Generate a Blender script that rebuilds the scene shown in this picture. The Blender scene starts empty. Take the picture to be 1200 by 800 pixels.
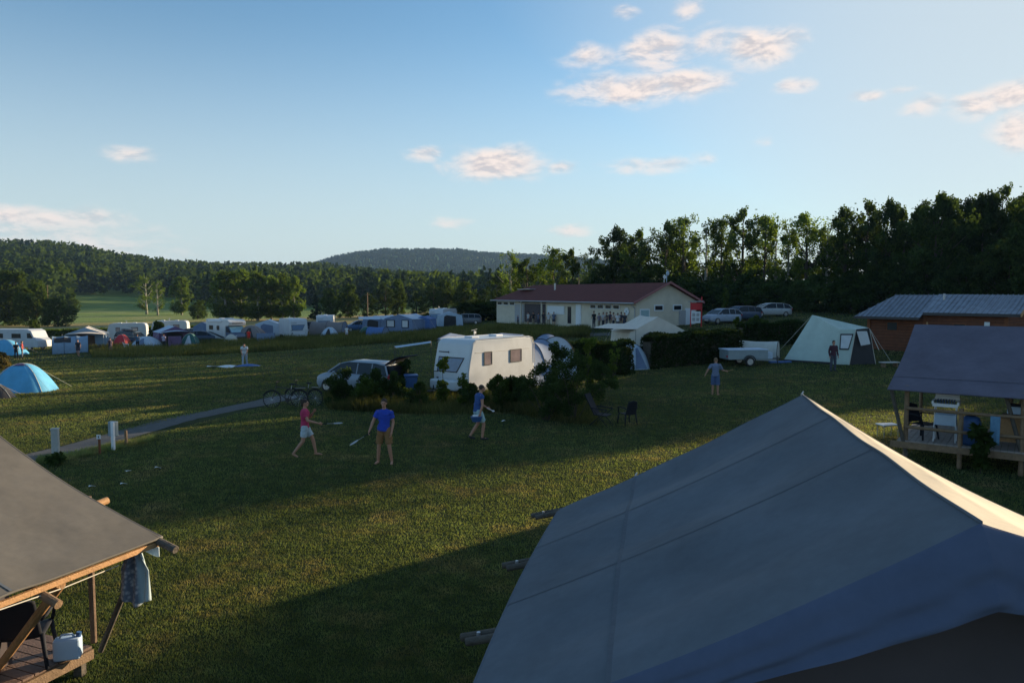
import bpy, bmesh, math, random
import numpy as np
from mathutils import Vector, Matrix, noise as mnoise
R = math.radians
rnd = random.Random(7)
rng = np.random.default_rng(11)
sc = bpy.context.scene
COL = sc.collection

# ---------------------------------------------------------------- camera
CAMZ = 4.7; PITCH = math.atan(57/850); FOC = 850.0
cam_d = bpy.data.cameras.new('camera'); cam = bpy.data.objects.new('camera', cam_d); COL.objects.link(cam)
cam.location = (0, 0, CAMZ); cam.rotation_euler = (math.pi/2 - PITCH, 0, 0)
cam_d.sensor_width = 36; cam_d.lens = 36*FOC/1200; cam_d.clip_start = 0.1; cam_d.clip_end = 12000
sc.camera = cam

# ---------------------------------------------------------------- light
SUN_EL, SUN_AZ = 10.0, 37.0            # azimuth counted from +X towards +Y
SUN_STRENGTH, SKY_STRENGTH, EXPOSURE = 5.0, 0.095, 1.1
HAZE_DENSITY = 0.00009
sd = Vector((math.cos(R(SUN_EL))*math.cos(R(SUN_AZ)), math.cos(R(SUN_EL))*math.sin(R(SUN_AZ)), math.sin(R(SUN_EL))))
sun_d = bpy.data.lights.new('sun', 'SUN'); sun = bpy.data.objects.new('sun', sun_d); COL.objects.link(sun)
sun_d.energy = SUN_STRENGTH; sun_d.angle = R(0.5); sun_d.color = (1.0, 0.78, 0.50)
sun.rotation_euler = (-sd).to_track_quat('-Z', 'Y').to_euler(); sun.location = (40, 30, 60)
sc.view_settings.view_transform = 'Standard'; sc.view_settings.look = 'None'
sc.view_settings.exposure = EXPOSURE; sc.view_settings.gamma = 1
sc.cycles.max_bounces = 5; sc.cycles.diffuse_bounces = 2; sc.cycles.glossy_bounces = 2
sc.cycles.transmission_bounces = 3; sc.cycles.volume_bounces = 0; sc.cycles.transparent_max_bounces = 6
sc.cycles.use_denoising = True
sc.cycles.sample_clamp_indirect = 4

# ---------------------------------------------------------------- pixel helpers (photo pixels, 1200 wide)
def ray(px, py):
    a = (px-600)/FOC; b = -(py-400)/FOC
    f = Vector((0, math.cos(PITCH), -math.sin(PITCH))); u = Vector((0, math.sin(PITCH), math.cos(PITCH)))
    return f + Vector((a, 0, 0)) + u*b
def at(px, py, Y=None, z=None):
    d = ray(px, py)
    t = (Y/d.y) if Y is not None else (z-CAMZ)/d.z
    return Vector((0, 0, CAMZ)) + d*t
def sstep(a, b, t):
    t = np.clip((np.asarray(t, float)-a)/(b-a), 0, 1); return t*t*(3-2*t)
H1X = np.array([-300, 0, 60, 100, 130, 200, 250, 300, 380, 480, 700, 900, 2000]);
H1Y = np.array([45, 55, 55, 51, 44, 34, 31, 30, 31, 20, 14, 10, 10])
H2X = np.array([-400, 250, 340, 363, 390, 420, 450, 540, 560, 590, 650, 760, 900, 2000])
H2Y = np.array([24, 27, 28, 32, 41, 47, 50, 50, 47, 45, 43, 32, 12, 10])
def terrain(x, y):
    x = np.asarray(x, float); y = np.asarray(y, float)
    yy = np.clip(y, 0, 115)
    h = (0.06*60*np.tanh(x/60) + 0.006*yy)*sstep(25, 75, y)
    r = np.hypot(x, y)
    px = 600 + 850*x/np.maximum(y, 1); px = np.where(y < 1, -300, px)
    cosa = np.clip(y/np.maximum(r, 1), .3, 1)
    t1 = 930*cosa*np.interp(px, H1X, H1Y)/850 + 4.7 - 15
    front = sstep(-0.2, 0.3, y/np.maximum(r, 1))
    k = sstep(330, 930, r)*front
    h = h*(1-sstep(200, 500, r)) + (-2.0)*sstep(200, 500, r)
    h = h*(1-k) + t1*k
    dn = sstep(950, 1300, r)*front
    h = h*(1-dn*0.5)
    k2 = sstep(1350, 2700, r)*front
    t2 = 2700*cosa*np.interp(px, H2X, H2Y)/850 + 4.7 - 14
    h = h*(1-k2) + t2*k2
    return h
def H(x, y): return float(terrain(x, y))
def gp(px, py, dz=0.0):
    d = ray(px, py); o = Vector((0, 0, CAMZ)); t = 2.0
    while t < 3000:
        p = o + d*t
        if p.z < H(p.x, p.y): break
        t += max(0.05, t*0.004)
    lo, hi = t*0.98-0.1, t
    for _ in range(24):
        m = (lo+hi)/2; p = o + d*m
        if p.z < H(p.x, p.y): hi = m
        else: lo = m
    p = o + d*hi
    return Vector((p.x, p.y, H(p.x, p.y)+dz))
def gy(px, Y, dz=0.0):           # ground point below photo column px at depth Y
    x = (px-600)/FOC*Y*1.0
    return Vector((x, Y, H(x, Y)+dz))

# ---------------------------------------------------------------- node helpers / materials
def newmat(name):
    m = bpy.data.materials.new(name); m.use_nodes = True
    nt = m.node_tree; nt.nodes.clear()
    return m, nt
def N(nt, t, **kw):
    n = nt.nodes.new(t)
    for k, v in kw.items():
        if k.startswith('i_'):
            key = k[2:]
            n.inputs[int(key) if key.isdigit() else key.replace('_', ' ')].default_value = v
        else: setattr(n, k, v)
    return n
def L(nt, a, b): nt.links.new(a, b)
def mat(name, col, rough=0.6, var=0.15, scale=6.0, metal=0.0, bump=0.0, bscale=40.0, objcol=False, spec=0.5, coat=0.0, dirt=0.0):
    m, nt = newmat(name)
    out = N(nt, 'ShaderNodeOutputMaterial'); bs = N(nt, 'ShaderNodeBsdfPrincipled')
    L(nt, bs.outputs[0], out.inputs[0])
    tc = N(nt, 'ShaderNodeTexCoord')
    nz = N(nt, 'ShaderNodeTexNoise', i_Scale=scale, i_Detail=5.0, i_Roughness=0.6); L(nt, tc.outputs['Object'], nz.inputs['Vector'])
    mr = N(nt, 'ShaderNodeMapRange', i_1=0.3, i_2=0.7, i_3=1-var, i_4=1+var); L(nt, nz.outputs[0], mr.inputs[0])
    mx = N(nt, 'ShaderNodeVectorMath', operation='SCALE')
    if objcol:
        oi = N(nt, 'ShaderNodeObjectInfo'); L(nt, oi.outputs['Color'], mx.inputs[0])
    else: mx.inputs[0].default_value = col[:3]
    L(nt, mr.outputs[0], mx.inputs['Scale'])
    last = mx.outputs[0]
    if dirt:
        n2 = N(nt, 'ShaderNodeTexNoise', i_Scale=scale*0.35, i_Detail=8.0, i_Roughness=0.7); L(nt, tc.outputs['Object'], n2.inputs['Vector'])
        r2 = N(nt, 'ShaderNodeMapRange', i_1=0.5, i_2=0.75, i_3=0.0, i_4=dirt); L(nt, n2.outputs[0], r2.inputs[0])
        mm = N(nt, 'ShaderNodeMix', data_type='RGBA'); L(nt, r2.outputs[0], mm.inputs[0]); L(nt, last, mm.inputs[6])
        mm.inputs[7].default_value = (col[0]*0.45, col[1]*0.43, col[2]*0.36, 1); last = mm.outputs[2]
    L(nt, last, bs.inputs['Base Color'])
    bs.inputs['Roughness'].default_value = rough; bs.inputs['Metallic'].default_value = metal
    bs.inputs['Specular IOR Level'].default_value = spec; bs.inputs['Coat Weight'].default_value = coat
    if bump:
        nb = N(nt, 'ShaderNodeTexNoise', i_Scale=bscale, i_Detail=4.0); L(nt, tc.outputs['Object'], nb.inputs['Vector'])
        bp = N(nt, 'ShaderNodeBump', i_Strength=bump, i_Distance=0.02); L(nt, nb.outputs[0], bp.inputs['Height']); L(nt, bp.outputs[0], bs.inputs['Normal'])
    return m
def leafmat(name, c1, c2, transl=0.3, patch=0.35):
    m, nt = newmat(name)
    out = N(nt, 'ShaderNodeOutputMaterial')
    geo = N(nt, 'ShaderNodeNewGeometry'); oi = N(nt, 'ShaderNodeObjectInfo')
    cr = N(nt, 'ShaderNodeMix', data_type='RGBA'); L(nt, geo.outputs['Random Per Island'], cr.inputs[0])
    cr.inputs[6].default_value = (*c1, 1); cr.inputs[7].default_value = (*c2, 1)
    tc = N(nt, 'ShaderNodeTexCoord'); nz = N(nt, 'ShaderNodeTexNoise', i_Scale=patch, i_Detail=3.0); L(nt, tc.outputs['Object'], nz.inputs['Vector'])
    mr = N(nt, 'ShaderNodeMapRange', i_1=0.3, i_2=0.7, i_3=0.65, i_4=1.35); L(nt, nz.outputs[0], mr.inputs[0])
    r2 = N(nt, 'ShaderNodeMapRange', i_1=0.0, i_2=1.0, i_3=0.75, i_4=1.25); L(nt, oi.outputs['Random'], r2.inputs[0])
    mu = N(nt, 'ShaderNodeMath', operation='MULTIPLY'); L(nt, mr.outputs[0], mu.inputs[0]); L(nt, r2.outputs[0], mu.inputs[1])
    vs = N(nt, 'ShaderNodeVectorMath', operation='SCALE'); L(nt, cr.outputs[2], vs.inputs[0]); L(nt, mu.outputs[0], vs.inputs['Scale'])
    df = N(nt, 'ShaderNodeBsdfDiffuse'); tr = N(nt, 'ShaderNodeBsdfTranslucent')
    L(nt, vs.outputs[0], df.inputs[0])
    v2 = N(nt, 'ShaderNodeVectorMath', operation='MULTIPLY'); L(nt, vs.outputs[0], v2.inputs[0]); v2.inputs[1].default_value = (1.5, 1.5, 0.6)
    L(nt, v2.outputs[0], tr.inputs[0])
    mx = N(nt, 'ShaderNodeMixShader', i_0=transl); L(nt, df.outputs[0], mx.inputs[1]); L(nt, tr.outputs[0], mx.inputs[2])
    L(nt, mx.outputs[0], out.inputs[0])
    return m

# ---------------------------------------------------------------- world: sky and clouds by direction
w = bpy.data.worlds.new('World'); sc.world = w; w.use_nodes = True
nt = w.node_tree; nt.nodes.clear()
wo = N(nt, 'ShaderNodeOutputWorld'); bg = N(nt, 'ShaderNodeBackground'); bg.inputs[1].default_value = SKY_STRENGTH
L(nt, bg.outputs[0], wo.inputs[0])
sky = N(nt, 'ShaderNodeTexSky', sky_type='NISHITA', sun_disc=False)
sky.sun_elevation = R(SUN_EL); sky.sun_rotation = R(90-SUN_AZ); sky.altitude = 300; sky.air_density = 1.0; sky.dust_density = 0.25; sky.ozone_density = 3.0
tc = N(nt, 'ShaderNodeTexCoord'); sx = N(nt, 'ShaderNodeSeparateXYZ'); L(nt, tc.outputs['Generated'], sx.inputs[0])
az = N(nt, 'ShaderNodeMath', operation='ARCTAN2'); L(nt, sx.outputs[0], az.inputs[0]); L(nt, sx.outputs[1], az.inputs[1])
el = N(nt, 'ShaderNodeMath', operation='ARCSINE'); L(nt, sx.outputs[2], el.inputs[0])
cv = N(nt, 'ShaderNodeCombineXYZ'); L(nt, az.outputs[0], cv.inputs[0]); L(nt, el.outputs[0], cv.inputs[1])
# (px, py, half width px, half height px, weight)
CLOUDS = [(690,66,36,16,.8),(770,62,48,26,.95),(740,105,95,20,1.1),(800,98,60,18,1.05),(835,50,30,22,.75),(890,57,48,22,1.1),(930,100,26,9,.8),
          (1018,113,20,7,.75),(1055,106,18,5,.5),(1083,124,24,12,.75),(1150,122,34,15,.9),(1185,112,36,16,1.05),(1190,152,24,24,1.0),
          (500,181,28,10,.85),(580,192,66,22,1.15),(660,197,24,9,.85),(770,194,66,11,.75),(825,187,20,12,.7),(735,16,18,9,.6),(805,10,24,14,.75),(895,165,14,7,.45),
          (157,181,28,10,.7),(530,260,28,10,.55),(670,270,34,9,.6),(60,256,90,14,.85),(50,283,150,34,.62),(195,272,12,7,.4),(100,252,30,8,.6)]
def azel(px, py):
    d = ray(px, py).normalized(); return math.atan2(d.x, d.y), math.asin(d.z)
msum = None
for (px, py, hw, hh, wt) in CLOUDS:
    a, e = azel(px, py)
    sb = N(nt, 'ShaderNodeVectorMath', operation='SUBTRACT'); L(nt, cv.outputs[0], sb.inputs[0]); sb.inputs[1].default_value = (a, e, 0)
    ml = N(nt, 'ShaderNodeVectorMath', operation='MULTIPLY'); L(nt, sb.outputs[0], ml.inputs[0]); ml.inputs[1].default_value = (850/hw, 850/hh, 0)
    ln = N(nt, 'ShaderNodeVectorMath', operation='LENGTH'); L(nt, ml.outputs[0], ln.inputs[0])
    mr = N(nt, 'ShaderNodeMapRange', interpolation_type='SMOOTHSTEP', i_1=1.5, i_2=0.1, i_3=0.0, i_4=wt*1.12); L(nt, ln.outputs[1], mr.inputs[0])
    if msum is None: msum = mr
    else:
        ad = N(nt, 'ShaderNodeMath', operation='MAXIMUM'); L(nt, msum.outputs[0], ad.inputs[0]); L(nt, mr.outputs[0], ad.inputs[1]); msum = ad
def cloud_noise(off, scale=17.0, det=9.0):
    mp = N(nt, 'ShaderNodeMapping'); L(nt, cv.outputs[0], mp.inputs[0]); mp.inputs['Location'].default_value = off; mp.inputs['Scale'].default_value = (1, 2.3, 1)
    n = N(nt, 'ShaderNodeTexNoise', i_Scale=scale, i_Detail=det, i_Roughness=0.62, i_Distortion=0.25); L(nt, mp.outputs[0], n.inputs['Vector'])
    return n
n1 = cloud_noise((0, 0, 0)); n2 = cloud_noise((0.004, 0.012, 0)); n3 = cloud_noise((5, 2, 0), 4.0, 5.0)
s1 = N(nt, 'ShaderNodeMath', operation='MULTIPLY_ADD', i_1=2.0, i_2=-1.12); L(nt, n1.outputs[0], s1.inputs[0])
s2 = N(nt, 'ShaderNodeMath', operation='ADD'); L(nt, s1.outputs[0], s2.inputs[0]); L(nt, msum.outputs[0], s2.inputs[1])
dens = N(nt, 'ShaderNodeMapRange', interpolation_type='SMOOTHSTEP', i_1=0.02, i_2=1.2, i_3=0.0, i_4=0.97); L(nt, s2.outputs[0], dens.inputs[0])
gate = N(nt, 'ShaderNodeMapRange', i_1=0.0, i_2=0.3); L(nt, msum.outputs[0], gate.inputs[0])
dg = N(nt, 'ShaderNodeMath', operation='MULTIPLY'); L(nt, dens.outputs[0], dg.inputs[0]); L(nt, gate.outputs[0], dg.inputs[1])
df = N(nt, 'ShaderNodeMath', operation='SUBTRACT'); L(nt, n1.outputs[0], df.inputs[0]); L(nt, n2.outputs[0], df.inputs[1])
lit = N(nt, 'ShaderNodeMapRange', i_1=-0.11, i_2=0.09); L(nt, df.outputs[0], lit.inputs[0])
thick = N(nt, 'ShaderNodeMapRange', i_1=0.75, i_2=1.35, i_3=0.0, i_4=0.3); L(nt, s2.outputs[0], thick.inputs[0])
lt = N(nt, 'ShaderNodeMath', operation='SUBTRACT', use_clamp=True); L(nt, lit.outputs[0], lt.inputs[0]); L(nt, thick.outputs[0], lt.inputs[1])
ad = N(nt, 'ShaderNodeMath', operation='ADD', use_clamp=True, i_1=0.35); L(nt, lt.outputs[0], ad.inputs[0])
cc = N(nt, 'ShaderNodeMix', data_type='RGBA'); L(nt, ad.outputs[0], cc.inputs[0])
CLOUD_SHADE, CLOUD_LIT = (2.3, 2.35, 2.65, 1), (5.0, 4.3, 3.95, 1)
cc.inputs[6].default_value = CLOUD_SHADE; cc.inputs[7].default_value = CLOUD_LIT
cm = N(nt, 'ShaderNodeMix', data_type='RGBA'); L(nt, dg.outputs[0], cm.inputs[0])
SKYTINT = N(nt, 'ShaderNodeVectorMath', operation='MULTIPLY'); L(nt, sky.outputs[0], SKYTINT.inputs[0]); SKYTINT.inputs[1].default_value = (1.0, 1.1, 1.04)
dt = N(nt, 'ShaderNodeVectorMath', operation='DOT_PRODUCT'); L(nt, tc.outputs['Generated'], dt.inputs[0]); dt.inputs[1].default_value = tuple(sd)
f2 = N(nt, 'ShaderNodeMapRange', interpolation_type='SMOOTHSTEP', i_1=.55, i_2=.98, i_3=0.0, i_4=.85); L(nt, dt.outputs['Value'], f2.inputs[0])
f1 = N(nt, 'ShaderNodeMapRange', interpolation_type='SMOOTHSTEP', i_1=.38, i_2=.0, i_3=0.02, i_4=.8); L(nt, el.outputs[0], f1.inputs[0])
fm = N(nt, 'ShaderNodeMath', operation='MAXIMUM'); L(nt, f1.outputs[0], fm.inputs[0]); L(nt, f2.outputs[0], fm.inputs[1])
VEIL = (3.25, 3.6, 3.75, 1)
vm = N(nt, 'ShaderNodeMix', data_type='RGBA'); L(nt, fm.outputs[0], vm.inputs[0]); L(nt, SKYTINT.outputs[0], vm.inputs[6]); vm.inputs[7].default_value = VEIL
L(nt, vm.outputs[2], cm.inputs[6]); L(nt, cc.outputs[2], cm.inputs[7]); L(nt, cm.outputs[2], bg.inputs[0])

# ---------------------------------------------------------------- object helpers
def tag(o, label=None, cat=None, group=None, kind=None):
    if label: o['label'] = label
    if cat: o['category'] = cat
    if group: o['group'] = group
    if kind: o['kind'] = kind
    return o
def empty(name, loc=(0, 0, 0), rz=0.0, label=None, cat=None, group=None):
    o = bpy.data.objects.new(name, None); COL.objects.link(o); o.empty_display_size = 0.2
    o.location = loc; o.rotation_euler = (0, 0, rz); return tag(o, label, cat, group)
def kids(o): return [c for c in bpy.data.objects if c.parent == o]
def copy_tree(o, parent=None):
    c = o.copy(); COL.objects.link(c)
    if parent is not None: c.parent = parent
    for ch in kids(o): copy_tree(ch, c)
    return c
def paint(o, rgb):
    o.color = (*rgb, 1)
class MB:
    def __init__(s): s.v = []; s.f = []; s.m = []; s.cur = 0
    def add(s, vs, fs):
        b = len(s.v); s.v += [tuple(v) for v in vs]; s.f += [tuple(b+i for i in f) for f in fs]; s.m += [s.cur]*len(fs); return s
    def box(s, c, d, rz=0.0, rx=0.0, ry=0.0):
        M = Matrix.Rotation(rz, 3, 'Z') @ Matrix.Rotation(ry, 3, 'Y') @ Matrix.Rotation(rx, 3, 'X')
        vs = [Vector(c) + M @ Vector((sx*d[0]/2, sy*d[1]/2, sz*d[2]/2)) for sx in (-1, 1) for sy in (-1, 1) for sz in (-1, 1)]
        return s.add(vs, [(0,1,3,2),(4,6,7,5),(0,4,5,1),(2,3,7,6),(0,2,6,4),(1,5,7,3)])
    def tube(s, pts, r, n=8, cap=True):
        pts = [Vector(p) for p in pts]; rs = r if isinstance(r, (list, tuple)) else [r]*len(pts)
        vs = []; fs = []
        prev = None
        for i, p in enumerate(pts):
            t = (pts[min(i+1, len(pts)-1)] - pts[max(i-1, 0)]).normalized()
            a = prev if prev is not None else (Vector((0, 0, 1)) if abs(t.z) < 0.9 else Vector((1, 0, 0)))
            u = (a - t*a.dot(t)).normalized(); v = t.cross(u); prev = u
            for k in range(n):
                an = 2*math.pi*k/n; vs.append(p + (u*math.cos(an) + v*math.sin(an))*rs[i])
        for i in range(len(pts)-1):
            for k in range(n): fs.append((i*n+k, i*n+(k+1) % n, (i+1)*n+(k+1) % n, (i+1)*n+k))
        if cap: fs.append(tuple(range(n))[::-1]); fs.append(tuple((len(pts)-1)*n+k for k in range(n)))
        return s.add(vs, fs)
    def loft(s, rings, close=True, cap=True):
        n = len(rings[0]); vs = [p for r in rings for p in r]; fs = []
        for i in range(len(rings)-1):
            for k in range(n if close else n-1): fs.append((i*n+k, i*n+(k+1) % n, (i+1)*n+(k+1) % n, (i+1)*n+k))
        if cap: fs.append(tuple(range(n))[::-1]); fs.append(tuple((len(rings)-1)*n+k for k in range(n)))
        return s.add(vs, fs)
    def grid(s, fn, nu, nv):
        vs = [fn(i/nu, j/nv) for i in range(nu+1) for j in range(nv+1)]
        return s.add(vs, [(i*(nv+1)+j, (i+1)*(nv+1)+j, (i+1)*(nv+1)+j+1, i*(nv+1)+j+1) for i in range(nu) for j in range(nv)])
    def ell(s, c, r, n=12, m=8, rot=None):
        vs = []; fs = []
        for j in range(m+1):
            th = math.pi*j/m
            for k in range(n):
                ph = 2*math.pi*k/n
                q = Vector((r[0]*math.sin(th)*math.cos(ph), r[1]*math.sin(th)*math.sin(ph), r[2]*math.cos(th)))
                if rot is not None: q = rot @ q
                vs.append(Vector(c)+q)
        for j in range(m):
            for k in range(n): fs.append((j*n+k, (j+1)*n+k, (j+1)*n+(k+1) % n, j*n+(k+1) % n))
        return s.add(vs, fs)
    def mesh(s, name='m', smooth=False, bevel=0.0, solid=0.0):
        me = bpy.data.meshes.new(name); me.from_pydata(s.v, [], s.f); me.polygons.foreach_set('material_index', s.m)
        bm = bmesh.new(); bm.from_mesh(me)
        bmesh.ops.remove_doubles(bm, verts=bm.verts, dist=1e-5)
        if solid:
            bmesh.ops.recalc_face_normals(bm, faces=bm.faces)
            bmesh.ops.solidify(bm, geom=bm.faces[:], thickness=solid)
        if bevel:
            es = [e for e in bm.edges if len(e.link_faces) == 2 and e.calc_face_angle(0) > 0.5]
            bmesh.ops.bevel(bm, geom=es, offset=bevel, segments=2, affect='EDGES', profile=0.5)
        bmesh.ops.recalc_face_normals(bm, faces=bm.faces)
        bm.to_mesh(me); bm.free()
        if smooth: me.polygons.foreach_set('use_smooth', [True]*len(me.polygons))
        return me
    def build(s, name, ms, parent=None, smooth=False, bevel=0.0, solid=0.0, label=None):
        me = s.mesh(name, smooth, bevel, solid)
        for m in (ms if isinstance(ms, (list, tuple)) else [ms]): me.materials.append(m)
        o = bpy.data.objects.new(name, me); COL.objects.link(o)
        if parent is not None: o.parent = parent
        if label: o['label'] = label
        return o
def npmesh(name, V, k, material, parent=None):
    """V: (n*k,3) vertices, every k make one face"""
    me = bpy.data.meshes.new(name); n = len(V)//k
    me.vertices.add(len(V)); me.vertices.foreach_set('co', np.ascontiguousarray(V, dtype=np.float32).ravel())
    me.loops.add(n*k); me.loops.foreach_set('vertex_index', np.arange(n*k, dtype=np.int32))
    me.polygons.add(n); me.polygons.foreach_set('loop_start', np.arange(0, n*k, k, dtype=np.int32))
    me.update(); me.validate(); me.materials.append(material)
    o = bpy.data.objects.new(name, me); COL.objects.link(o)
    if parent is not None: o.parent = parent
    return o
def quads(C, size, aspect=1.6, g=rng):
    n = len(C); a = g.normal(size=(n, 3)); a /= np.linalg.norm(a, axis=1)[:, None]
    b = g.normal(size=(n, 3)); b -= a*(a*b).sum(1)[:, None]; b /= np.linalg.norm(b, axis=1)[:, None]
    s = np.broadcast_to(np.asarray(size, float), (n,))*g.uniform(0.7, 1.3, n)
    a = a*(s*aspect/2)[:, None]; b = b*(s/2)[:, None]
    return np.stack([C-a, C+b*0.9-a*0.1, C+a, C-b*0.9-a*0.1], 1).reshape(-1, 3)
# ---------------------------------------------------------------- materials
M = {}
M['white_paint'] = mat('white_paint', (.58, .60, .62), .4, .06, 1.5, spec=.5, coat=.15, dirt=.3)
M['dull_white'] = mat('dull_white', (.46, .5, .55), .5, .08, 1.5, dirt=.25)
M['white_plastic'] = mat('white_plastic', (.75, .77, .8), .45, .04)
M['cream_canvas'] = mat('cream_canvas', (.62, .57, .5), .9, .08, 2, bump=.2)
M['beige_canvas'] = mat('beige_canvas', (.5, .5, .46), .9, .08, 2, bump=.2)
M['sage_canvas'] = mat('sage_canvas', (.44, .54, .5), .9, .08, 2, bump=.2)
M['mid_canvas'] = mat('mid_canvas', (.2, .3, .42), .85, .12, 3, bump=.2)
M['brown_canvas'] = mat('brown_canvas', (.1, .06, .045), .9, .2, 3)
M['blue_canvas'] = mat('blue_canvas', (.07, .15, .36), .8, .1, 3, bump=.2)
M['slate_canvas'] = mat('slate_canvas', (.15, .21, .33), .85, .1, 3, bump=.2)
M['sky_canvas'] = mat('sky_canvas', (.09, .36, .6), .7, .1, 3, bump=.3, bscale=12)
M['pale_canvas'] = mat('pale_canvas', (.42, .52, .64), .8, .1, 3, bump=.2)
M['purple_canvas'] = mat('purple_canvas', (.13, .08, .17), .85, .1, 3)
M['green_canvas'] = mat('green_canvas', (.03, .12, .11), .85, .1, 3)
M['grey_canvas'] = mat('grey_canvas', (.2, .18, .18), .85, .1, 3, bump=.2)
M['dark_canvas'] = mat('dark_canvas', (.035, .035, .04), .9, .1, 3)
M['window_film'] = mat('window_film', (.5, .55, .6), .25, .08, 3)
M['dark_post'] = mat('dark_post', (.13, .08, .05), .8, .3, 9, bump=.5, bscale=60)
M['wood'] = mat('wood', (.22, .14, .08), .75, .25, 9, bump=.5, bscale=60)
M['pale_wood'] = mat('pale_wood', (.42, .23, .10), .7, .2, 9, bump=.4, bscale=60)
M['log'] = mat('log', (.09, .075, .06), .85, .35, 9, bump=.8, bscale=30)
M['deck_wood'] = mat('deck_wood', (.16, .10, .075), .75, .3, 4, bump=.4)
M['metal'] = mat('metal', (.45, .46, .48), .4, .1, 8, metal=.7)
M['dark_metal'] = mat('dark_metal', (.04, .04, .045), .45, .15, 8, metal=.3)
M['black_plastic'] = mat('black_plastic', (.018, .02, .028), .7, .15, 8, spec=.2)
M['rubber'] = mat('rubber', (.02, .02, .02), .85, .15, 8)
M['glass'] = mat('glass', (.012, .018, .025), .22, .05, 3, spec=.35)
M['caravan_glass'] = mat('caravan_glass', (.28, .22, .22), .12, .25, 2, spec=.8)
M['front_glass'] = mat('front_glass', (.07, .13, .24), .12, .2, 2, spec=.8)
M['silver'] = mat('silver', (.5, .55, .62), .3, .05, 3, metal=.35, coat=.4)
M['dark_car'] = mat('dark_car', (.03, .05, .08), .3, .05, 3, metal=.3, coat=.4)
M['blue_plastic'] = mat('blue_plastic', (.03, .09, .24), .5, .1, 5)
M['red'] = mat('red', (.5, .02, .03), .55, .15, 5)
M['jerry'] = mat('jerry', (.42, .55, .72), .35, .05, 5)
M['concrete'] = mat('concrete', (.42, .42, .4), .85, .12, 12, bump=.4, dirt=.3)
M['stucco'] = mat('stucco', (.62, .56, .45), .9, .08, 1.2, bump=.3, dirt=.3)
M['window_white'] = mat('window_white', (.7, .74, .78), .5, .05)
M['door_teal'] = mat('door_teal', (.28, .42, .46), .5, .1)
M['board_grey'] = mat('board_grey', (.35, .36, .38), .6, .1)
M['red_wood'] = mat('red_wood', (.20, .065, .022), .75, .3, 2, bump=.4)
M['skin'] = mat('skin', (.42, .21, .135), .55, .08, 10)
M['eye'] = mat('eye', (.05, .035, .03), .2, .05)
M['lip'] = mat('lip', (.35, .1, .08), .5, .05)
M['hair'] = mat('hair', (.035, .02, .013), .7, .4, 60, objcol=False, bump=.6, bscale=90)
M['hair_fair'] = mat('hair_fair', (.2, .13, .07), .7, .3, 60, bump=.6, bscale=90)
M['cloth'] = mat('cloth', (.5, .5, .5), .9, .12, 12, objcol=True, bump=.4, bscale=35)
M['thing_paint'] = mat('thing_paint', (.5, .5, .5), .4, .06, 6, objcol=True)
M['rope'] = mat('rope', (.5, .48, .42), .8, .1)
M['trunk'] = mat('trunk', (.07, .055, .04), .9, .4, 5, bump=.8, bscale=12)
M['pale_trunk'] = mat('pale_trunk', (.3, .28, .24), .9, .4, 3, bump=.6, bscale=12)
LEAF = {
 'dark': leafmat('leaf_dark', (.026, .044, .018), (.055, .085, .028), .32),
 'mid': leafmat('leaf_mid', (.034, .058, .018), (.07, .105, .028), .4),
 'light': leafmat('leaf_light', (.065, .105, .025), (.12, .17, .04), .45),
 'conifer': leafmat('leaf_conifer', (.016, .034, .02), (.034, .058, .03), .12),
 'hedge': leafmat('leaf_hedge', (.018, .034, .012), (.04, .06, .02), .2, 1.5),
 'dry': leafmat('leaf_dry', (.13, .11, .05), (.25, .2, .09), .35, 1.0),
}
# safari tent canvas: woven, faintly streaked by weather
def canvas(name, col, streak=0.4):
    m, nt = newmat(name); out = N(nt, 'ShaderNodeOutputMaterial'); bs = N(nt, 'ShaderNodeBsdfPrincipled', i_Roughness=.85); L(nt, bs.outputs[0], out.inputs[0])
    bs.inputs['Specular IOR Level'].default_value = .25
    tc = N(nt, 'ShaderNodeTexCoord')
    n1 = N(nt, 'ShaderNodeTexNoise', i_Scale=0.9, i_Detail=7.0, i_Roughness=.65); L(nt, tc.outputs['Object'], n1.inputs[0])
    n2 = N(nt, 'ShaderNodeTexNoise', i_Scale=9.0, i_Detail=6.0, i_Roughness=.7); L(nt, tc.outputs['Object'], n2.inputs[0])
    n3 = N(nt, 'ShaderNodeTexNoise', i_Scale=220.0, i_Detail=2.0); L(nt, tc.outputs['Object'], n3.inputs[0])
    a = N(nt, 'ShaderNodeMapRange', i_1=.3, i_2=.7, i_3=1-streak*.5, i_4=1+streak*.5); L(nt, n1.outputs[0], a.inputs[0])
    b = N(nt, 'ShaderNodeMapRange', i_1=.3, i_2=.7, i_3=.94, i_4=1.06); L(nt, n2.outputs[0], b.inputs[0])
    c = N(nt, 'ShaderNodeMath', operation='MULTIPLY'); L(nt, a.outputs[0], c.inputs[0]); L(nt, b.outputs[0], c.inputs[1])
    v = N(nt, 'ShaderNodeVectorMath', operation='SCALE'); v.inputs[0].default_value = col; L(nt, c.outputs[0], v.inputs['Scale']); L(nt, v.outputs[0], bs.inputs['Base Color'])
    b1 = N(nt, 'ShaderNodeBump', i_Strength=.15, i_Distance=.004); L(nt, n3.outputs[0], b1.inputs['Height'])
    b2 = N(nt, 'ShaderNodeBump', i_Strength=.55, i_Distance=.04)
    n4 = N(nt, 'ShaderNodeTexNoise', i_Scale=1.6, i_Detail=3.0); L(nt, tc.outputs['Object'], n4.inputs[0])
    L(nt, n4.outputs[0], b2.inputs['Height']); L(nt, b1.outputs[0], b2.inputs['Normal']); L(nt, b2.outputs[0], bs.inputs['Normal'])
    return m
M['canvas'] = canvas('safari_canvas', (.115, .135, .16))
M['canvas_left'] = canvas('olive_canvas', (.14, .13, .115))
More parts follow.
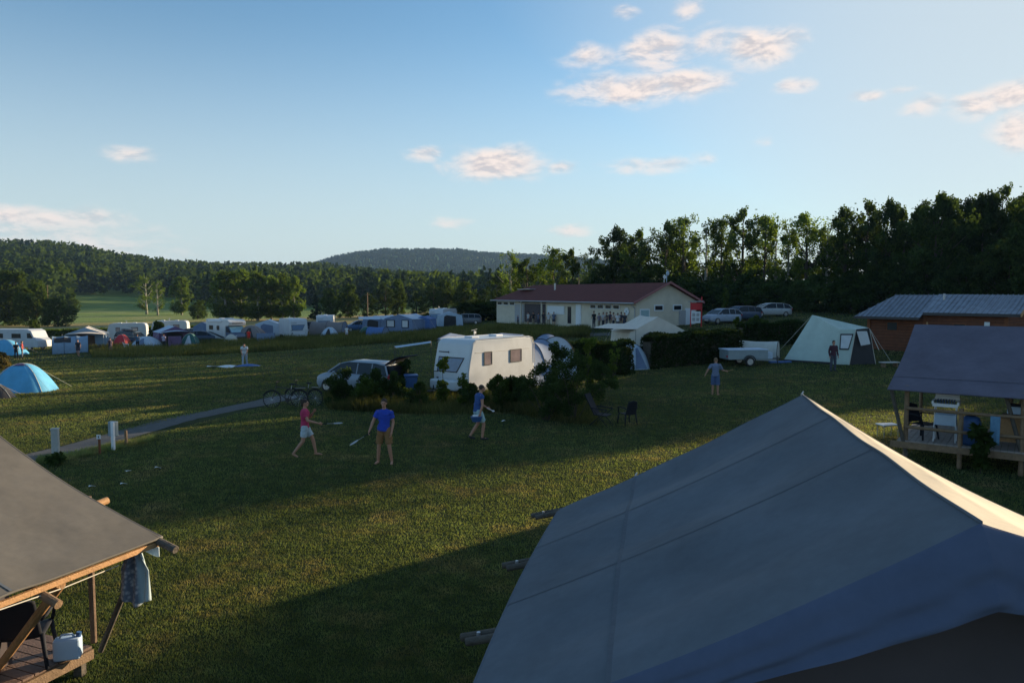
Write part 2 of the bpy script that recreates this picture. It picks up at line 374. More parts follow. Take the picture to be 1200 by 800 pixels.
M['canvas_right'] = canvas('grey_safari_canvas', (.12, .112, .15))
M['seam'] = mat('seam', (.098, .115, .137), .9, .1, 20)
M['inner'] = mat('inner_canvas', (.085, .07, .075), .95, .1, 2)
# planks / corrugated
def striped(name, col, axis, period, rough=.6, metal=0.0, depth=.4, dark=.6):
    m, nt = newmat(name); out = N(nt, 'ShaderNodeOutputMaterial'); bs = N(nt, 'ShaderNodeBsdfPrincipled', i_Roughness=rough, i_Metallic=metal); L(nt, bs.outputs[0], out.inputs[0])
    tc = N(nt, 'ShaderNodeTexCoord'); wv = N(nt, 'ShaderNodeTexWave', wave_type='BANDS', bands_direction=axis, wave_profile='SIN', i_Scale=1/period*.31416, i_Distortion=.0); L(nt, tc.outputs['Object'], wv.inputs[0])
    nz = N(nt, 'ShaderNodeTexNoise', i_Scale=3.0, i_Detail=6.0); L(nt, tc.outputs['Object'], nz.inputs[0])
    a = N(nt, 'ShaderNodeMapRange', i_1=.0, i_2=.25, i_3=dark, i_4=1.0); L(nt, wv.outputs['Fac'], a.inputs[0])
    b = N(nt, 'ShaderNodeMapRange', i_1=.3, i_2=.7, i_3=.75, i_4=1.2); L(nt, nz.outputs[0], b.inputs[0])
    c = N(nt, 'ShaderNodeMath', operation='MULTIPLY'); L(nt, a.outputs[0], c.inputs[0]); L(nt, b.outputs[0], c.inputs[1])
    v = N(nt, 'ShaderNodeVectorMath', operation='SCALE'); v.inputs[0].default_value = col; L(nt, c.outputs[0], v.inputs['Scale']); L(nt, v.outputs[0], bs.inputs['Base Color'])
    bp = N(nt, 'ShaderNodeBump', i_Strength=depth, i_Distance=.03); L(nt, wv.outputs['Fac'], bp.inputs['Height']); L(nt, bp.outputs[0], bs.inputs['Normal'])
    return m
M['roof_tile'] = striped('red_roof_sheet', (.13, .024, .02), 'X', .35, rough=.95)
M['steel_roof'] = striped('steel_roof_sheet', (.2, .25, .32), 'X', .3, .6, .1, .8, .55)
M['cladding'] = striped('log_cladding', (.16, .05, .02), 'Z', .2, .75)

# ground
def ground_mat():
    m, nt = newmat('meadow'); out = N(nt, 'ShaderNodeOutputMaterial'); bs = N(nt, 'ShaderNodeBsdfPrincipled', i_Roughness=.95); L(nt, bs.outputs[0], out.inputs[0])
    bs.inputs['Specular IOR Level'].default_value = .1
    tc = N(nt, 'ShaderNodeTexCoord'); P = tc.outputs['Object']
    def nz(s, d=5.0, r=.6, stretch=None):
        n = N(nt, 'ShaderNodeTexNoise', i_Scale=s, i_Detail=d, i_Roughness=r)
        if stretch:
            mp = N(nt, 'ShaderNodeMapping'); mp.inputs['Rotation'].default_value = (0, 0, stretch[0]); mp.inputs['Scale'].default_value = stretch[1]; L(nt, P, mp.inputs[0]); L(nt, mp.outputs[0], n.inputs[0])
        else: L(nt, P, n.inputs[0])
        return n
    def ramp(src, stops):
        r = N(nt, 'ShaderNodeValToRGB'); L(nt, src, r.inputs[0])
        e = r.color_ramp.elements
        while len(e) < len(stops): e.new(.5)
        for i, (p, c) in enumerate(stops): e[i].position = p; e[i].color = (*c, 1)
        return r
    def mixc(f, a, b):
        x = N(nt, 'ShaderNodeMix', data_type='RGBA'); L(nt, f, x.inputs[0]); L(nt, a, x.inputs[6]); L(nt, b, x.inputs[7]); return x.outputs[2]
    near = ramp(nz(.55, 8, .65).outputs[0], [(.3, (.022, .036, .016)), (.5, (.034, .05, .018)), (.68, (.055, .062, .026)), (.8, (.08, .075, .04))])
    fine = ramp(nz(14, 6, .7).outputs[0], [(.3, (.55, .55, .5)), (.7, (1.35, 1.3, 1.2))])
    mul = N(nt, 'ShaderNodeMix', data_type='RGBA', blend_type='MULTIPLY', i_0=1.0); L(nt, near.outputs[0], mul.inputs[6]); L(nt, fine.outputs[0], mul.inputs[7])
    # streaks of sun and tree shadow painted into the lawn colour
    sw = nz(.35, 3, .5, (R(-52), (.06, 1.0, 1.0)))
    swr = ramp(sw.outputs[0], [(.35, (.75, .78, .75)), (.65, (1.3, 1.22, 1.1))])
    mul2 = N(nt, 'ShaderNodeMix', data_type='RGBA', blend_type='MULTIPLY', i_0=.9); L(nt, mul.outputs[2], mul2.inputs[6]); L(nt, swr.outputs[0], mul2.inputs[7])
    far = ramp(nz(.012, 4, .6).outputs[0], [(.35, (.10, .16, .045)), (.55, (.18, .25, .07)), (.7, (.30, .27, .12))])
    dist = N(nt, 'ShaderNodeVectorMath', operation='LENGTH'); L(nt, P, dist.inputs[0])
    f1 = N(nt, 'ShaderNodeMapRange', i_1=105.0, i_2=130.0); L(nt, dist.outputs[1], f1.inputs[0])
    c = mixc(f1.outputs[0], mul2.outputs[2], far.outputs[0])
    straw = ramp(nz(.06, 4, .6).outputs[0], [(.3, (.16, .16, .06)), (.55, (.36, .29, .13))])
    g1 = N(nt, 'ShaderNodeMapRange', i_1=125.0, i_2=140.0); L(nt, dist.outputs[1], g1.inputs[0])
    g2 = N(nt, 'ShaderNodeMapRange', i_1=215.0, i_2=195.0); L(nt, dist.outputs[1], g2.inputs[0])
    g = N(nt, 'ShaderNodeMath', operation='MULTIPLY'); L(nt, g1.outputs[0], g.inputs[0]); L(nt, g2.outputs[0], g.inputs[1])
    c = mixc(g.outputs[0], c, straw.outputs[0])
    L(nt, c, bs.inputs['Base Color'])
    b1 = N(nt, 'ShaderNodeBump', i_Strength=.9, i_Distance=.06); L(nt, nz(11, 6, .7).outputs[0], b1.inputs['Height'])
    b2 = N(nt, 'ShaderNodeBump', i_Strength=.7, i_Distance=.25); L(nt, nz(1.6, 5, .6).outputs[0], b2.inputs['Height']); L(nt, b1.outputs[0], b2.inputs['Normal'])
    L(nt, b2.outputs[0], bs.inputs['Normal'])
    return m
M['ground'] = ground_mat()
M['path'] = mat('gravel_path', (.075, .078, .082), .95, .25, 5, bump=.8, bscale=30)
def turf_mat():
    m = leafmat('grass_blade', (.095, .135, .065), (.17, .19, .085), .45, 2.6); nt = m.node_tree
    vs = [n for n in nt.nodes if n.type == 'VECT_MATH' and n.operation == 'SCALE'][0]; cr = [n for n in nt.nodes if n.type == 'MIX'][0]
    tc = [n for n in nt.nodes if n.type == 'TEX_COORD'][0]
    n1 = N(nt, 'ShaderNodeTexNoise', i_Scale=.55, i_Detail=9.0, i_Roughness=.75); L(nt, tc.outputs['Object'], n1.inputs[0])
    r1 = N(nt, 'ShaderNodeMapRange', i_1=.50, i_2=.66, i_3=0.0, i_4=.9); L(nt, n1.outputs[0], r1.inputs[0])
    mx = N(nt, 'ShaderNodeMix', data_type='RGBA'); L(nt, r1.outputs[0], mx.inputs[0]); L(nt, cr.outputs[2], mx.inputs[6]); mx.inputs[7].default_value = (.30, .23, .14, 1)
    n2 = N(nt, 'ShaderNodeTexNoise', i_Scale=.13, i_Detail=5.0, i_Roughness=.6); L(nt, tc.outputs['Object'], n2.inputs[0])
    r2 = N(nt, 'ShaderNodeMapRange', i_1=.35, i_2=.65, i_3=.78, i_4=1.3); L(nt, n2.outputs[0], r2.inputs[0])
    v2 = N(nt, 'ShaderNodeVectorMath', operation='SCALE'); L(nt, mx.outputs[2], v2.inputs[0]); L(nt, r2.outputs[0], v2.inputs['Scale'])
    L(nt, v2.outputs[0], vs.inputs[0]); return m
M['blade'] = turf_mat()
M['tall_grass'] = leafmat('tall_grass', (.05, .065, .028), (.14, .135, .06), .45, .25)
# ---------------------------------------------------------------- ground sheet
def build_ground():
    rr = np.concatenate([[0], np.geomspace(2, 12, 10), np.geomspace(13, 6500, 330)])
    fa = np.linspace(R(90-44), R(90+44), 261); ba = np.linspace(R(90+44), R(90-44+360), 70)[1:-1]
    an = np.concatenate([fa, ba]); na = len(an)
    A, RR = np.meshgrid(an, rr); X = RR*np.cos(A); Y = RR*np.sin(A); Z = terrain(X, Y)
    V = np.stack([X, Y, Z], 2).reshape(-1, 3); nr = len(rr)
    i, j = np.meshgrid(np.arange(nr-1), np.arange(na), indexing='ij'); j2 = (j+1) % na
    F = np.stack([i*na+j, i*na+j2, (i+1)*na+j2, (i+1)*na+j], 2).reshape(-1, 4)
    me = bpy.data.meshes.new('ground'); me.from_pydata(V.tolist(), [], F.tolist()); me.polygons.foreach_set('use_smooth', [True]*len(F))
    bm = bmesh.new(); bm.from_mesh(me); bmesh.ops.remove_doubles(bm, verts=bm.verts, dist=1e-4); bmesh.ops.recalc_face_normals(bm, faces=bm.faces)
    if sum(f.normal.z for f in list(bm.faces)[:500]) < 0: bmesh.ops.reverse_faces(bm, faces=bm.faces)
    bm.to_mesh(me); bm.free()
    me.materials.append(M['ground']); o = bpy.data.objects.new('ground', me); COL.objects.link(o); o['kind'] = 'structure'
build_ground()

# footpath
def strip(name, pts, width, m, dz, seg=12):
    P = []
    for a, b in zip(pts[:-1], pts[1:]):
        for k in range(seg): P.append(a.lerp(b, k/seg))
    P.append(pts[-1]); mb = MB(); vs = []
    for i, p in enumerate(P):
        t = (P[min(i+1, len(P)-1)]-P[max(i-1, 0)]); n = Vector((-t.y, t.x, 0)).normalized()
        wd = width*(0.9+0.2*mnoise.noise(p*0.8))
        for s in (-.5, -.17, .17, .5):
            q = p + n*wd*s + n*0.1*mnoise.noise(p*2+Vector((s, 0, 5))); vs.append((q.x, q.y, H(q.x, q.y)+dz))
    mb.add(vs, [(i*4+k, i*4+k+1, (i+1)*4+k+1, (i+1)*4+k) for i in range(len(P)-1) for k in range(3)])
    o = mb.build(name, m, smooth=True); o['kind'] = 'structure'; return o
strip('path', [gp(*q) for q in ((-40, 560), (40, 537), (120, 516), (210, 491), (300, 473), (345, 463))], 1.35, M['path'], .008)
strip('service_road', [gp(*q) for q in ((1000, 386), (900, 386), (850, 388), (700, 392), (640, 392))], 3.5, M['path'], .02)

# ---------------------------------------------------------------- grass
def blades(name, pts, h, wd, m, lean=.5, kind='stuff'):
    n = len(pts); z = terrain(pts[:, 0], pts[:, 1]); a = rng.uniform(0, 2*np.pi, n); hh = h*rng.uniform(.5, 1.3, n); ww = wd*rng.uniform(.6, 1.4, n)
    d = np.stack([np.cos(a), np.sin(a)], 1); ln = rng.normal(size=(n, 2))*(lean*hh)[:, None]*.6
    b0 = np.column_stack([pts - d*ww[:, None]/2, z-.01]); b1 = np.column_stack([pts + d*ww[:, None]/2, z-.01]); tp = np.column_stack([pts+ln, z+hh])
    o = npmesh(name, np.stack([b0, b1, tp], 1).reshape(-1, 3), 3, m); o['kind'] = kind; return o
def lawn():
    n = 1150000; u = rng.uniform(.0, 1, n); r = 6.5*np.exp(u*math.log(112/6.5)); px = rng.uniform(-60, 1260, n)
    x = (px-600)/850*r; P = np.stack([x, r], 1); 
    cl = np.array([mnoise.noise(Vector((p[0]*1.3, p[1]*1.3, 0))) for p in P[:1]])
    keep = rng.uniform(size=n) < np.clip(1.2 - r/80, .3, 1)
    P = P[keep]; r = r[keep]
    # keep the footpath free
    A = np.array([tuple(gp(40, 537))[:2], tuple(gp(345, 463))[:2]]); dd = A[1]-A[0]; t = ((P-A[0])@dd)/(dd@dd); q = A[0]+np.clip(t, -0.3, 1)[:, None]*dd
    far = np.hypot(*(P-q).T) > .75
    P = P[far]; r = r[far]
    n = len(P)
    o = blades('mown_grass', P, .022 + .0011*r, .005+.0009*r, M['blade'], .6)
    tag(o, 'short mown grass of the camping field', 'grass')
lawn()
def polyband(lo, hi, n, f=1.0):
    """random points between two ground polylines"""
    lo = np.array([tuple(gp(*q))[:2] for q in lo]); hi = np.array([tuple(gp(*q))[:2] for q in hi])
    u = rng.uniform(0, 1, n)*(len(lo)-1); i = np.minimum(u.astype(int), len(lo)-2); fr = (u-i)[:, None]
    a = lo[i]*(1-fr)+lo[i+1]*fr; b = hi[i]*(1-fr)+hi[i+1]*fr; v = rng.uniform(0, 1, n)[:, None]
    return a*(1-v)+b*v
P = polyband([(110, 419), (220, 417), (330, 411), (450, 402), (600, 396), (690, 396)], [(100, 405), (220, 402), (330, 398), (450, 389), (600, 383), (690, 388)], 90000)
hmod = .55 + .5*np.array([mnoise.noise(Vector((p[0]*.25, p[1]*.25, 3))) for p in P])
tag(blades('long_grass', P, hmod, .06, M['tall_grass'], .5), 'strip of long uncut grass between the lawn and the far pitches', 'grass')
P = polyband([(385, 480), (450, 484), (520, 486), (600, 484), (660, 496), (700, 498)], [(380, 466), (450, 462), (520, 462), (600, 462), (660, 462), (700, 468)], 26000)
hmod = .38 + .3*np.array([mnoise.noise(Vector((p[0]*.6, p[1]*.6, 9))) for p in P])
tag(blades('rough_grass', P, hmod, .03, M['tall_grass'], .6), 'unmown dark grass growing under the shrubs before the caravan', 'grass')
P = polyband([(40, 545), (70, 541), (130, 528), (180, 516)], [(45, 537), (75, 533), (130, 521), (180, 511)], 5000)
tag(blades('verge_grass', P, .13, .015, M['blade'], .7), 'uncut tufts of grass round the pitch posts', 'grass')

# ---------------------------------------------------------------- foliage
def clumped(centres, radii, n_each, g=rng):
    C = np.repeat(centres, n_each, 0); rr = np.repeat(radii, n_each, 0)
    d = g.normal(size=C.shape); d /= np.linalg.norm(d, axis=1)[:, None]
    return C + d*(g.uniform(0, 1, len(C))**.45)[:, None]*rr
def tree_proto(name, leaf, h, wd, base=.12, shape='round', clumps=90, per=90, size=.3, trunkmat='trunk', seed=1, holes=.0):
    g = np.random.default_rng(seed); rr = random.Random(seed)
    root = empty(name)
    # crown envelope
    t = np.sort(g.uniform(0, 1, clumps))
    if shape == 'round': prof = np.sqrt(np.clip(1-(2*t-.85)**2/1.35, .03, 1))
    elif shape == 'tall': prof = np.sqrt(np.clip(1-np.abs(2*t-.95)**2.6, .12, 1))
    elif shape == 'cone': prof = np.clip(1-t, .04, 1)
    else: prof = np.clip(.55+.6*t, 0, 1)*np.sqrt(np.clip(1-t**4, .02, 1))
    z = h*(base + (1-base)*t); ang = g.uniform(0, 2*np.pi, clumps); rad = wd/2*prof*g.uniform(.35, 1.0, clumps)
    lobes = 1+.28*np.sin(ang*3+seed)+.18*np.sin(ang*5+z)
    C = np.stack([rad*lobes*np.cos(ang), rad*lobes*np.sin(ang), z], 1)
    cr = wd*(.145 if shape == 'tall' else .12)*(.5+.9*g.uniform(0, 1, clumps))
    if shape == 'cone': cr = cr*(.25+.75*prof)
    Rr = np.stack([cr, cr, cr*(.8 if shape != 'tall' else 1.25)], 1)
    Rr = np.maximum(Rr, size*.7)
    P = clumped(C, Rr, per, g)
    if holes: P = P[np.array([mnoise.noise(Vector(p)*.45+Vector((seed, 0, 0))) > -.28+holes*.3 for p in P])]
    P = P[P[:, 2] > .1]
    npmesh('crown', quads(P, size, 1.5, g), 4, LEAF[leaf], root)
    mb = MB(); lean = Vector((rr.uniform(-.03, .03)*h, rr.uniform(-.03, .03)*h, 0))
    r0 = h*.018+.05; top = .93 if shape in ('tall', 'cone') else .72
    pts = [Vector((0, 0, -.3)), Vector((0, 0, .15*h))+lean*.2, Vector((0, 0, .4*h))+lean*.7, Vector((0, 0, top*h))+lean]
    mb.tube(pts, [r0*1.25, r0, r0*.7, r0*.12], 8)
    for k in range(0, clumps, max(1, clumps//22)):
        c = Vector(C[k]); zz = max(.12*h, c.z - (abs(c.x)+abs(c.y))*.6-.04*h); zz = min(zz, top*h*.95)
        f = zz/(top*h); s = Vector((lean.x*f, lean.y*f, zz)); mid = s.lerp(c, .5)+Vector((0, 0, -.02*h))
        mb.tube([s, mid, c], [r0*.38*(1.1-f), r0*.2, r0*.06], 5)
    mb.build('trunk', M[trunkmat], root, smooth=True)
    root['_h'] = h; root['_w'] = wd
    return root
PROTO = {
 'alder': lambda: tree_proto('alder_tree', 'mid', 14, 7.0, .08, 'tall', 120, 95, .25, seed=3, holes=.75),
 'alder_b': lambda: tree_proto('alder_tree', 'light', 14, 6.0, .10, 'tall', 80, 85, .24, seed=14, holes=1.0),
 'ash': lambda: tree_proto('ash_tree', 'dark', 14, 9.0, .08, 'round', 140, 110, .27, seed=5, holes=.7),
 'oak': lambda: tree_proto('oak_tree', 'dark', 13, 11, .05, 'round', 150, 130, .3, seed=8, holes=.15),
 'birch': lambda: tree_proto('birch_tree', 'light', 13, 5.5, .15, 'tall', 70, 75, .23, 'pale_trunk', seed=9, holes=1.1),
 'poplar': lambda: tree_proto('poplar_tree', 'light', 15, 6.2, .10, 'tall', 130, 110, .34, 'pale_trunk', seed=12, holes=.15),
 'field_maple': lambda: tree_proto('maple_tree', 'mid', 11, 9.5, .06, 'round', 120, 110, .34, seed=17, holes=.1),
 'spruce': lambda: tree_proto('spruce_tree', 'conifer', 14, 5.0, .06, 'cone', 120, 80, .32, seed=21),
 'thicket': lambda: tree_proto('thicket_bush', 'dark', 4.0, 5.5, .0, 'round', 80, 110, .2, seed=23),
}
_pro = {}; _used = {}
def plant(kind, base, height, width, label, cat='tree', group=None, name=None, rz=None):
    base = Vector(base)
    if kind not in _pro: _pro[kind] = PROTO[kind](); o = _pro[kind]
    else: o = copy_tree(_pro[kind])
    if name: o.name = name
    h0, w0 = _pro[kind]['_h'], _pro[kind]['_w']
    o.location = base; o.scale = (width/w0, width/w0, height/h0); o.rotation_euler = (0, 0, rnd.uniform(0, 6.28) if rz is None else rz)
    tag(o, label, cat, group); return o
def tree_px(kind, px, top, wpx, D, label, group, **kw):
    b = gy(px, D); ztop = CAMZ + (343-top)/850*D
    return plant(kind, b, ztop-b.z, wpx/850*D, label, 'tree', group, **kw)

# right hand wood: (kind, px, top y, width px, depth)
WOOD = [
 ('birch', 598, 297, 26, 128), ('alder', 618, 304, 34, 126), ('alder_b', 646, 293, 34, 122), ('alder', 672, 293, 34, 120), ('birch', 694, 299, 22, 118),
 ('ash', 720, 270, 48, 116), ('alder', 752, 271, 44, 114), ('alder', 778, 261, 36, 112), ('alder_b', 802, 257, 36, 112), ('birch', 826, 262, 34, 110), ('alder_b', 846, 259, 30, 110),
 ('alder', 870, 247, 48, 108), ('alder_b', 893, 257, 34, 106), ('birch', 908, 257, 26, 106), ('birch', 922, 263, 30, 105), ('alder_b', 944, 254, 40, 104), ('birch', 968, 261, 34, 102), ('alder', 990, 245, 44, 100),
 ('alder', 1012, 237, 46, 98), ('ash', 1036, 240, 54, 96), ('alder', 1058, 246, 44, 94), ('ash', 1082, 242, 56, 92), ('alder', 1108, 230, 52, 90), ('ash', 1130, 239, 60, 88), ('oak', 1150, 234, 66, 84), ('alder', 1170, 221, 50, 92), ('ash', 1200, 224, 60, 92)]
def place_word(px):
    marks = [(590, 'far left end of the wood'), (700, 'the red roofed building'), (820, 'the parked silver cars'), (900, 'the sage tent'), (1010, 'the timber cabin')]
    best = [m for m in marks if m[0] <= px][-1]; return best[1]
words = {'birch': 'thin see-through pale leaved tree', 'alder': 'tall bushy backlit tree', 'alder_b': 'loose crowned slender backlit tree', 'ash': 'broad dark crowned tree', 'oak': 'heavy dark spreading tree', 'poplar': 'upright bright green tree', 'field_maple': 'rounded green tree', 'spruce': 'pointed dark conifer', 'thicket': 'low dark thicket bush'}
ordn = ['first', 'second', 'third', 'fourth', 'fifth', 'sixth', 'seventh', 'eighth', 'ninth', 'tenth', 'eleventh', 'twelfth', 'thirteenth', 'fourteenth', 'fifteenth', 'sixteenth', 'seventeenth', 'eighteenth', 'nineteenth', 'twentieth',
        'twenty-first', 'twenty-second', 'twenty-third', 'twenty-fourth', 'twenty-fifth', 'twenty-sixth', 'twenty-seventh', 'twenty-eighth', 'twenty-ninth', 'thirtieth', 'thirty-first', 'thirty-second']
def tree_row(rows, where, group, cat='tree'):
    """label every tree by look, then by its place in the row from the left"""
    for i, (kind, px, top, wpx, D) in enumerate(sorted(rows, key=lambda q: q[1])):
        if kind in ('alder', 'alder_b', 'birch', 'poplar') : wpx *= 1.25
        o = tree_px(kind, px, top, wpx, D, f'{words[kind]}, {ordn[i]} from left in {where}', group)
        if cat != 'tree': o['category'] = cat
tree_row(WOOD, 'the right skyline wood', 'trees of the wood on the right skyline')
BACK = [('oak', 735, 290, 64, 122), ('oak', 790, 288, 64, 120), ('oak', 842, 308, 60, 118), ('oak', 885, 306, 60, 114), ('oak', 935, 306, 62, 112), ('oak', 975, 282, 60, 108), ('oak', 1015, 270, 64, 104), ('oak', 1060, 268, 70, 98), ('oak', 1105, 262, 76, 94), ('oak', 1155, 258, 84, 88), ('oak', 1205, 250, 84, 84)]
tree_row(BACK, 'the lower row of the right wood', 'dark understorey trees of the right wood')
THK = [('thicket', x, y, 60, D) for x, y, D in ((585, 352, 112), (548, 356, 112), (700, 330, 112), (748, 326, 108), (800, 324, 104), (838, 330, 102), (875, 326, 98), (915, 330, 92), (955, 326, 86), (995, 322, 80), (1040, 316, 78), (1085, 312, 76), (1130, 306, 74), (1180, 300, 72))]
tree_row(THK, 'the row edging the right wood', 'bushes at the foot of the right wood', 'bush')
# far valley trees on the left
VALLEY = [('field_maple', 12, 319, 62, 165), ('field_maple', 42, 329, 34, 160), ('field_maple', 68, 350, 34, 158), ('birch', 172, 324, 20, 250), ('field_maple', 82, 344, 20, 250), ('birch', 185, 330, 16, 240), ('poplar', 213, 326, 18, 240),
 ('field_maple', 232, 352, 20, 200), ('poplar', 264, 319, 26, 178), ('poplar', 283, 318, 28, 180), ('poplar', 302, 321, 24, 176), ('poplar', 318, 325, 20, 180), ('poplar', 331, 322, 22, 178), ('poplar', 345, 325, 20, 176),
 ('spruce', 370, 345, 16, 172), ('field_maple', 388, 339, 24, 176), ('field_maple', 408, 334, 24, 180), ('ash', 430, 344, 26, 172), ('ash', 452, 333, 26, 178), ('field_maple', 466, 328, 22, 184), ('ash', 488, 345, 28, 170), ('ash', 508, 333, 26, 174),
 ('field_maple', 520, 329, 26, 180), ('field_maple', 545, 331, 30, 178), ('ash', 566, 340, 28, 168), ('ash', 582, 322, 26, 150)]
tree_row(VALLEY, 'the valley row beyond the pitches', 'trees in the valley beyond the pitches')

# forests on the hills (nobody could count them)
def forest(name, rmin, rmax, p0, p1, step, hgt, nleaf, lsize, label, keep=None, mix=.5, leaf='conifer', rocky=None):
    g = rng; n = int((rmax**2-rmin**2)*(p1-p0)/850/2/step**2)
    r = np.sqrt(g.uniform(rmin**2, rmax**2, n)); px = g.uniform(p0, p1, n); y = r/np.sqrt(1+((px-600)/850)**2); x = (px-600)/850*y
    if keep is not None:
        k = keep(px, r); x, y, px, r = x[k], y[k], px[k], r[k]
    n = len(x); z = terrain(x, y); h = hgt*g.uniform(.65, 1.25, n); conif = g.uniform(size=n) < mix
    t = g.uniform(0, 1, (n, nleaf)); wid = np.where(conif[:, None], (1-t)*.22+.02, np.sqrt(np.clip(1-(2*t-1)**2, .05, 1))*.34)*h[:, None]
    a = g.uniform(0, 2*np.pi, (n, nleaf)); rr = wid*g.uniform(.4, 1, (n, nleaf))
    P = np.stack([x[:, None]+rr*np.cos(a), y[:, None]+rr*np.sin(a), z[:, None]+(.12+.88*t)*h[:, None]], 2)
    C = P[conif].reshape(-1, 3); D = P[~conif].reshape(-1, 3)
    return C, D
def forest_objs(name, label, args, kw):
    C, D = forest(name, *args, label, **kw)
    o = npmesh(name, quads(C, args[7], 1.4), 4, LEAF['conifer']); tag(o, label + ' dark conifers', 'forest', kind='stuff')
    if len(D): o = npmesh(name, quads(D, args[7]*1.1, 1.4), 4, LEAF['mid']); tag(o, label + ' broadleaf trees', 'forest', kind='stuff')
keep1 = lambda px, r: ~((px > 78) & (px < 215) & (r < 470)) & ~((r < 360) & (px < 250))
forest_objs('hill_forest', 'forest covering the left ridge,', (330, 980, -80, 720, 8.5, 15, 46, 2.0), dict(keep=keep1, mix=.55))
forest_objs('valley_forest', 'forest on the low ground before the flat topped hill,', (980, 1700, 330, 720, 14, 17, 26, 3.8), dict(mix=.6))
forest_objs('plateau_forest', 'forest on the distant flat topped hill,', (1700, 2950, 200, 760, 15, 13, 14, 5.0), dict(mix=.97))

# hedge beyond the pitches and between them
def leafbox(name, p, q, width, height, leaf, n, size, label, group=None, cat='hedge', rough=.12, core=True):
    """a clipped hedge from p to q"""
    p = Vector(p); q = Vector(q); d = (q-p); ln = d.length; root = empty(name, p, math.atan2(d.y, d.x), label, cat, group)
    u = rng.uniform(0, 1, n)*ln; face = rng.integers(0, 4, n)
    v = rng.uniform(-.5, .5, n)*width; t = rng.uniform(0, 1, n)*height
    v = np.where(face == 0, -width/2, np.where(face == 1, width/2, v)); t = np.where(face >= 2, height, t)
    bump = np.array([mnoise.noise(Vector((a*.9, b*.9, c*.9))) for a, b, c in zip(u, v, t)])
    k = 1+bump*rough*3
    P = np.stack([u, v*k+rng.normal(size=n)*.05, t*(1+bump*rough)+rng.normal(size=n)*.05], 1)
    zt = np.array([H(p.x+d.x*a/ln, p.y+d.y*a/ln)-p.z for a in u]); P[:, 2] += zt
    npmesh('foliage', quads(P, size, 1.5), 4, LEAF[leaf], root)
    if core:
        mb = MB(); dz = H(q.x, q.y)-p.z; a = width*.32
        mb.add([(0.1, -a, -.1), (0.1, a, -.1), (0.1, a, height*.85), (0.1, -a, height*.85), (ln-.1, -a, dz-.1), (ln-.1, a, dz-.1), (ln-.1, a, dz+height*.85), (ln-.1, -a, dz+height*.85)],
               [(0, 1, 2, 3), (4, 7, 6, 5), (0, 4, 5, 1), (1, 5, 6, 2), (2, 6, 7, 3), (3, 7, 4, 0)])
        mb.build('branches', M['trunk'], root)
    return root
leafbox('clipped_hedge', gp(756, 432), gp(862, 421), 1.1, 1.85, 'hedge', 16000, .11, 'long dark clipped hedge behind the trailer, right of the small dome tent')
leafbox('clipped_hedge', gp(866, 405), gp(938, 402), 1.2, 1.55, 'hedge', 9000, .13, 'dark clipped hedge behind the trailer and left of the sage tent')
leafbox('clipped_hedge', gp(665, 440), gp(738, 437), 1.2, 1.75, 'hedge', 12000, .11, 'dark hedge block between the caravan shrubs and the small dome tent')
leafbox('field_hedge', gy(-20, 118), gy(250, 122), 2.6, .9, 'light', 14000, .3, 'rough low field hedge behind the far left pitches', core=False)
def shrub(px, py, wd, ht, leaf, label, n=4200, size=.055, tall=False, group='shrubs along the pitch edge', name='shrub'):
    b = gp(px, py); root = empty(name, b, rnd.uniform(0, 6), label, 'shrub', group); g = rng
    k = 26; C = []
    mb = MB()
    for i in range(k):
        a = g.uniform(0, 6.28); t = g.uniform(.15, 1); rr = wd/2*g.uniform(.1, 1)*(math.sin(math.pi*min(1, t*.8+.15)) if not tall else .5+.3*t)
        C.append((rr*math.cos(a), rr*math.sin(a), t*ht))
        if i % 2 == 0: mb.tube([(0.08*math.cos(a), .08*math.sin(a), -.05), (rr*.5*math.cos(a), rr*.5*math.sin(a), t*ht*.55), C[-1]], [.018, .012, .004], 5)
    C = np.array(C); P = clumped(C, np.full((k, 3), wd*.11 if not tall else wd*.2), n//k, g); P = P[P[:, 2] > 0]
    npmesh('foliage', quads(P, size, 1.7, g), 4, LEAF[leaf], root); mb.build('stems', M['trunk'], root)
    return root
SHR = [
 (398, 474, 1.5, .9, 'dark', 'low dark shrub beside the two bicycles'), (428, 476, 1.6, 1.1, 'mid', 'leafy shrub in front of the silver estate car'),
 (462, 474, 1.5, 1.3, 'dark', 'dark shrub below the raised tailgate of the silver car'), (492, 478, 1.1, 1.0, 'dark', 'dark shrub beside the blue bin'),
 (552, 480, 1.3, 1.0, 'dark', 'shrub below the near corner of the caravan'), (585, 480, 1.5, 1.3, 'mid', 'shrub in front of the caravan side window'),
 (615, 482, 1.6, 1.4, 'dark', 'shrub at the back end of the caravan'), (640, 492, 2.0, 2.1, 'dark', 'big dark shrub right of the caravan, left one of two'), (672, 494, 2.2, 2.5, 'dark', 'big dark shrub beside the lounger chair'),
 (655, 480, 2.2, 2.6, 'hedge', 'tall dense bush in front of the blue caravan awning'), (700, 468, 1.8, 1.6, 'dark', 'shrub behind the two garden chairs'),(475, 462, 1.4, 1.6, 'dark', 'tall dark shrub between car and caravan')]
for (px, py, wd, ht, leaf, lab) in SHR: shrub(px, py, wd, ht, leaf, lab)
shrub(521, 478, .75, 2.1, 'light', 'bright green sapling lit by the sun before the caravan front', 1100, .09, True, 'saplings on the pitch edge', 'sapling')
shrub(543, 480, .6, 1.4, 'light', 'small sunlit sapling at the caravan corner', 700, .08, True, 'saplings on the pitch edge', 'sapling')
shrub(650, 470, .6, 2.6, 'light', 'pale sprig of leaves standing out of the big shrub', 700, .09, True, 'saplings on the pitch edge', 'sapling')
shrub(690, 462, .8, 2.5, 'light', 'light green young tree rising over the dark hedge block', 900, .09, True, 'saplings on the pitch edge', 'sapling')
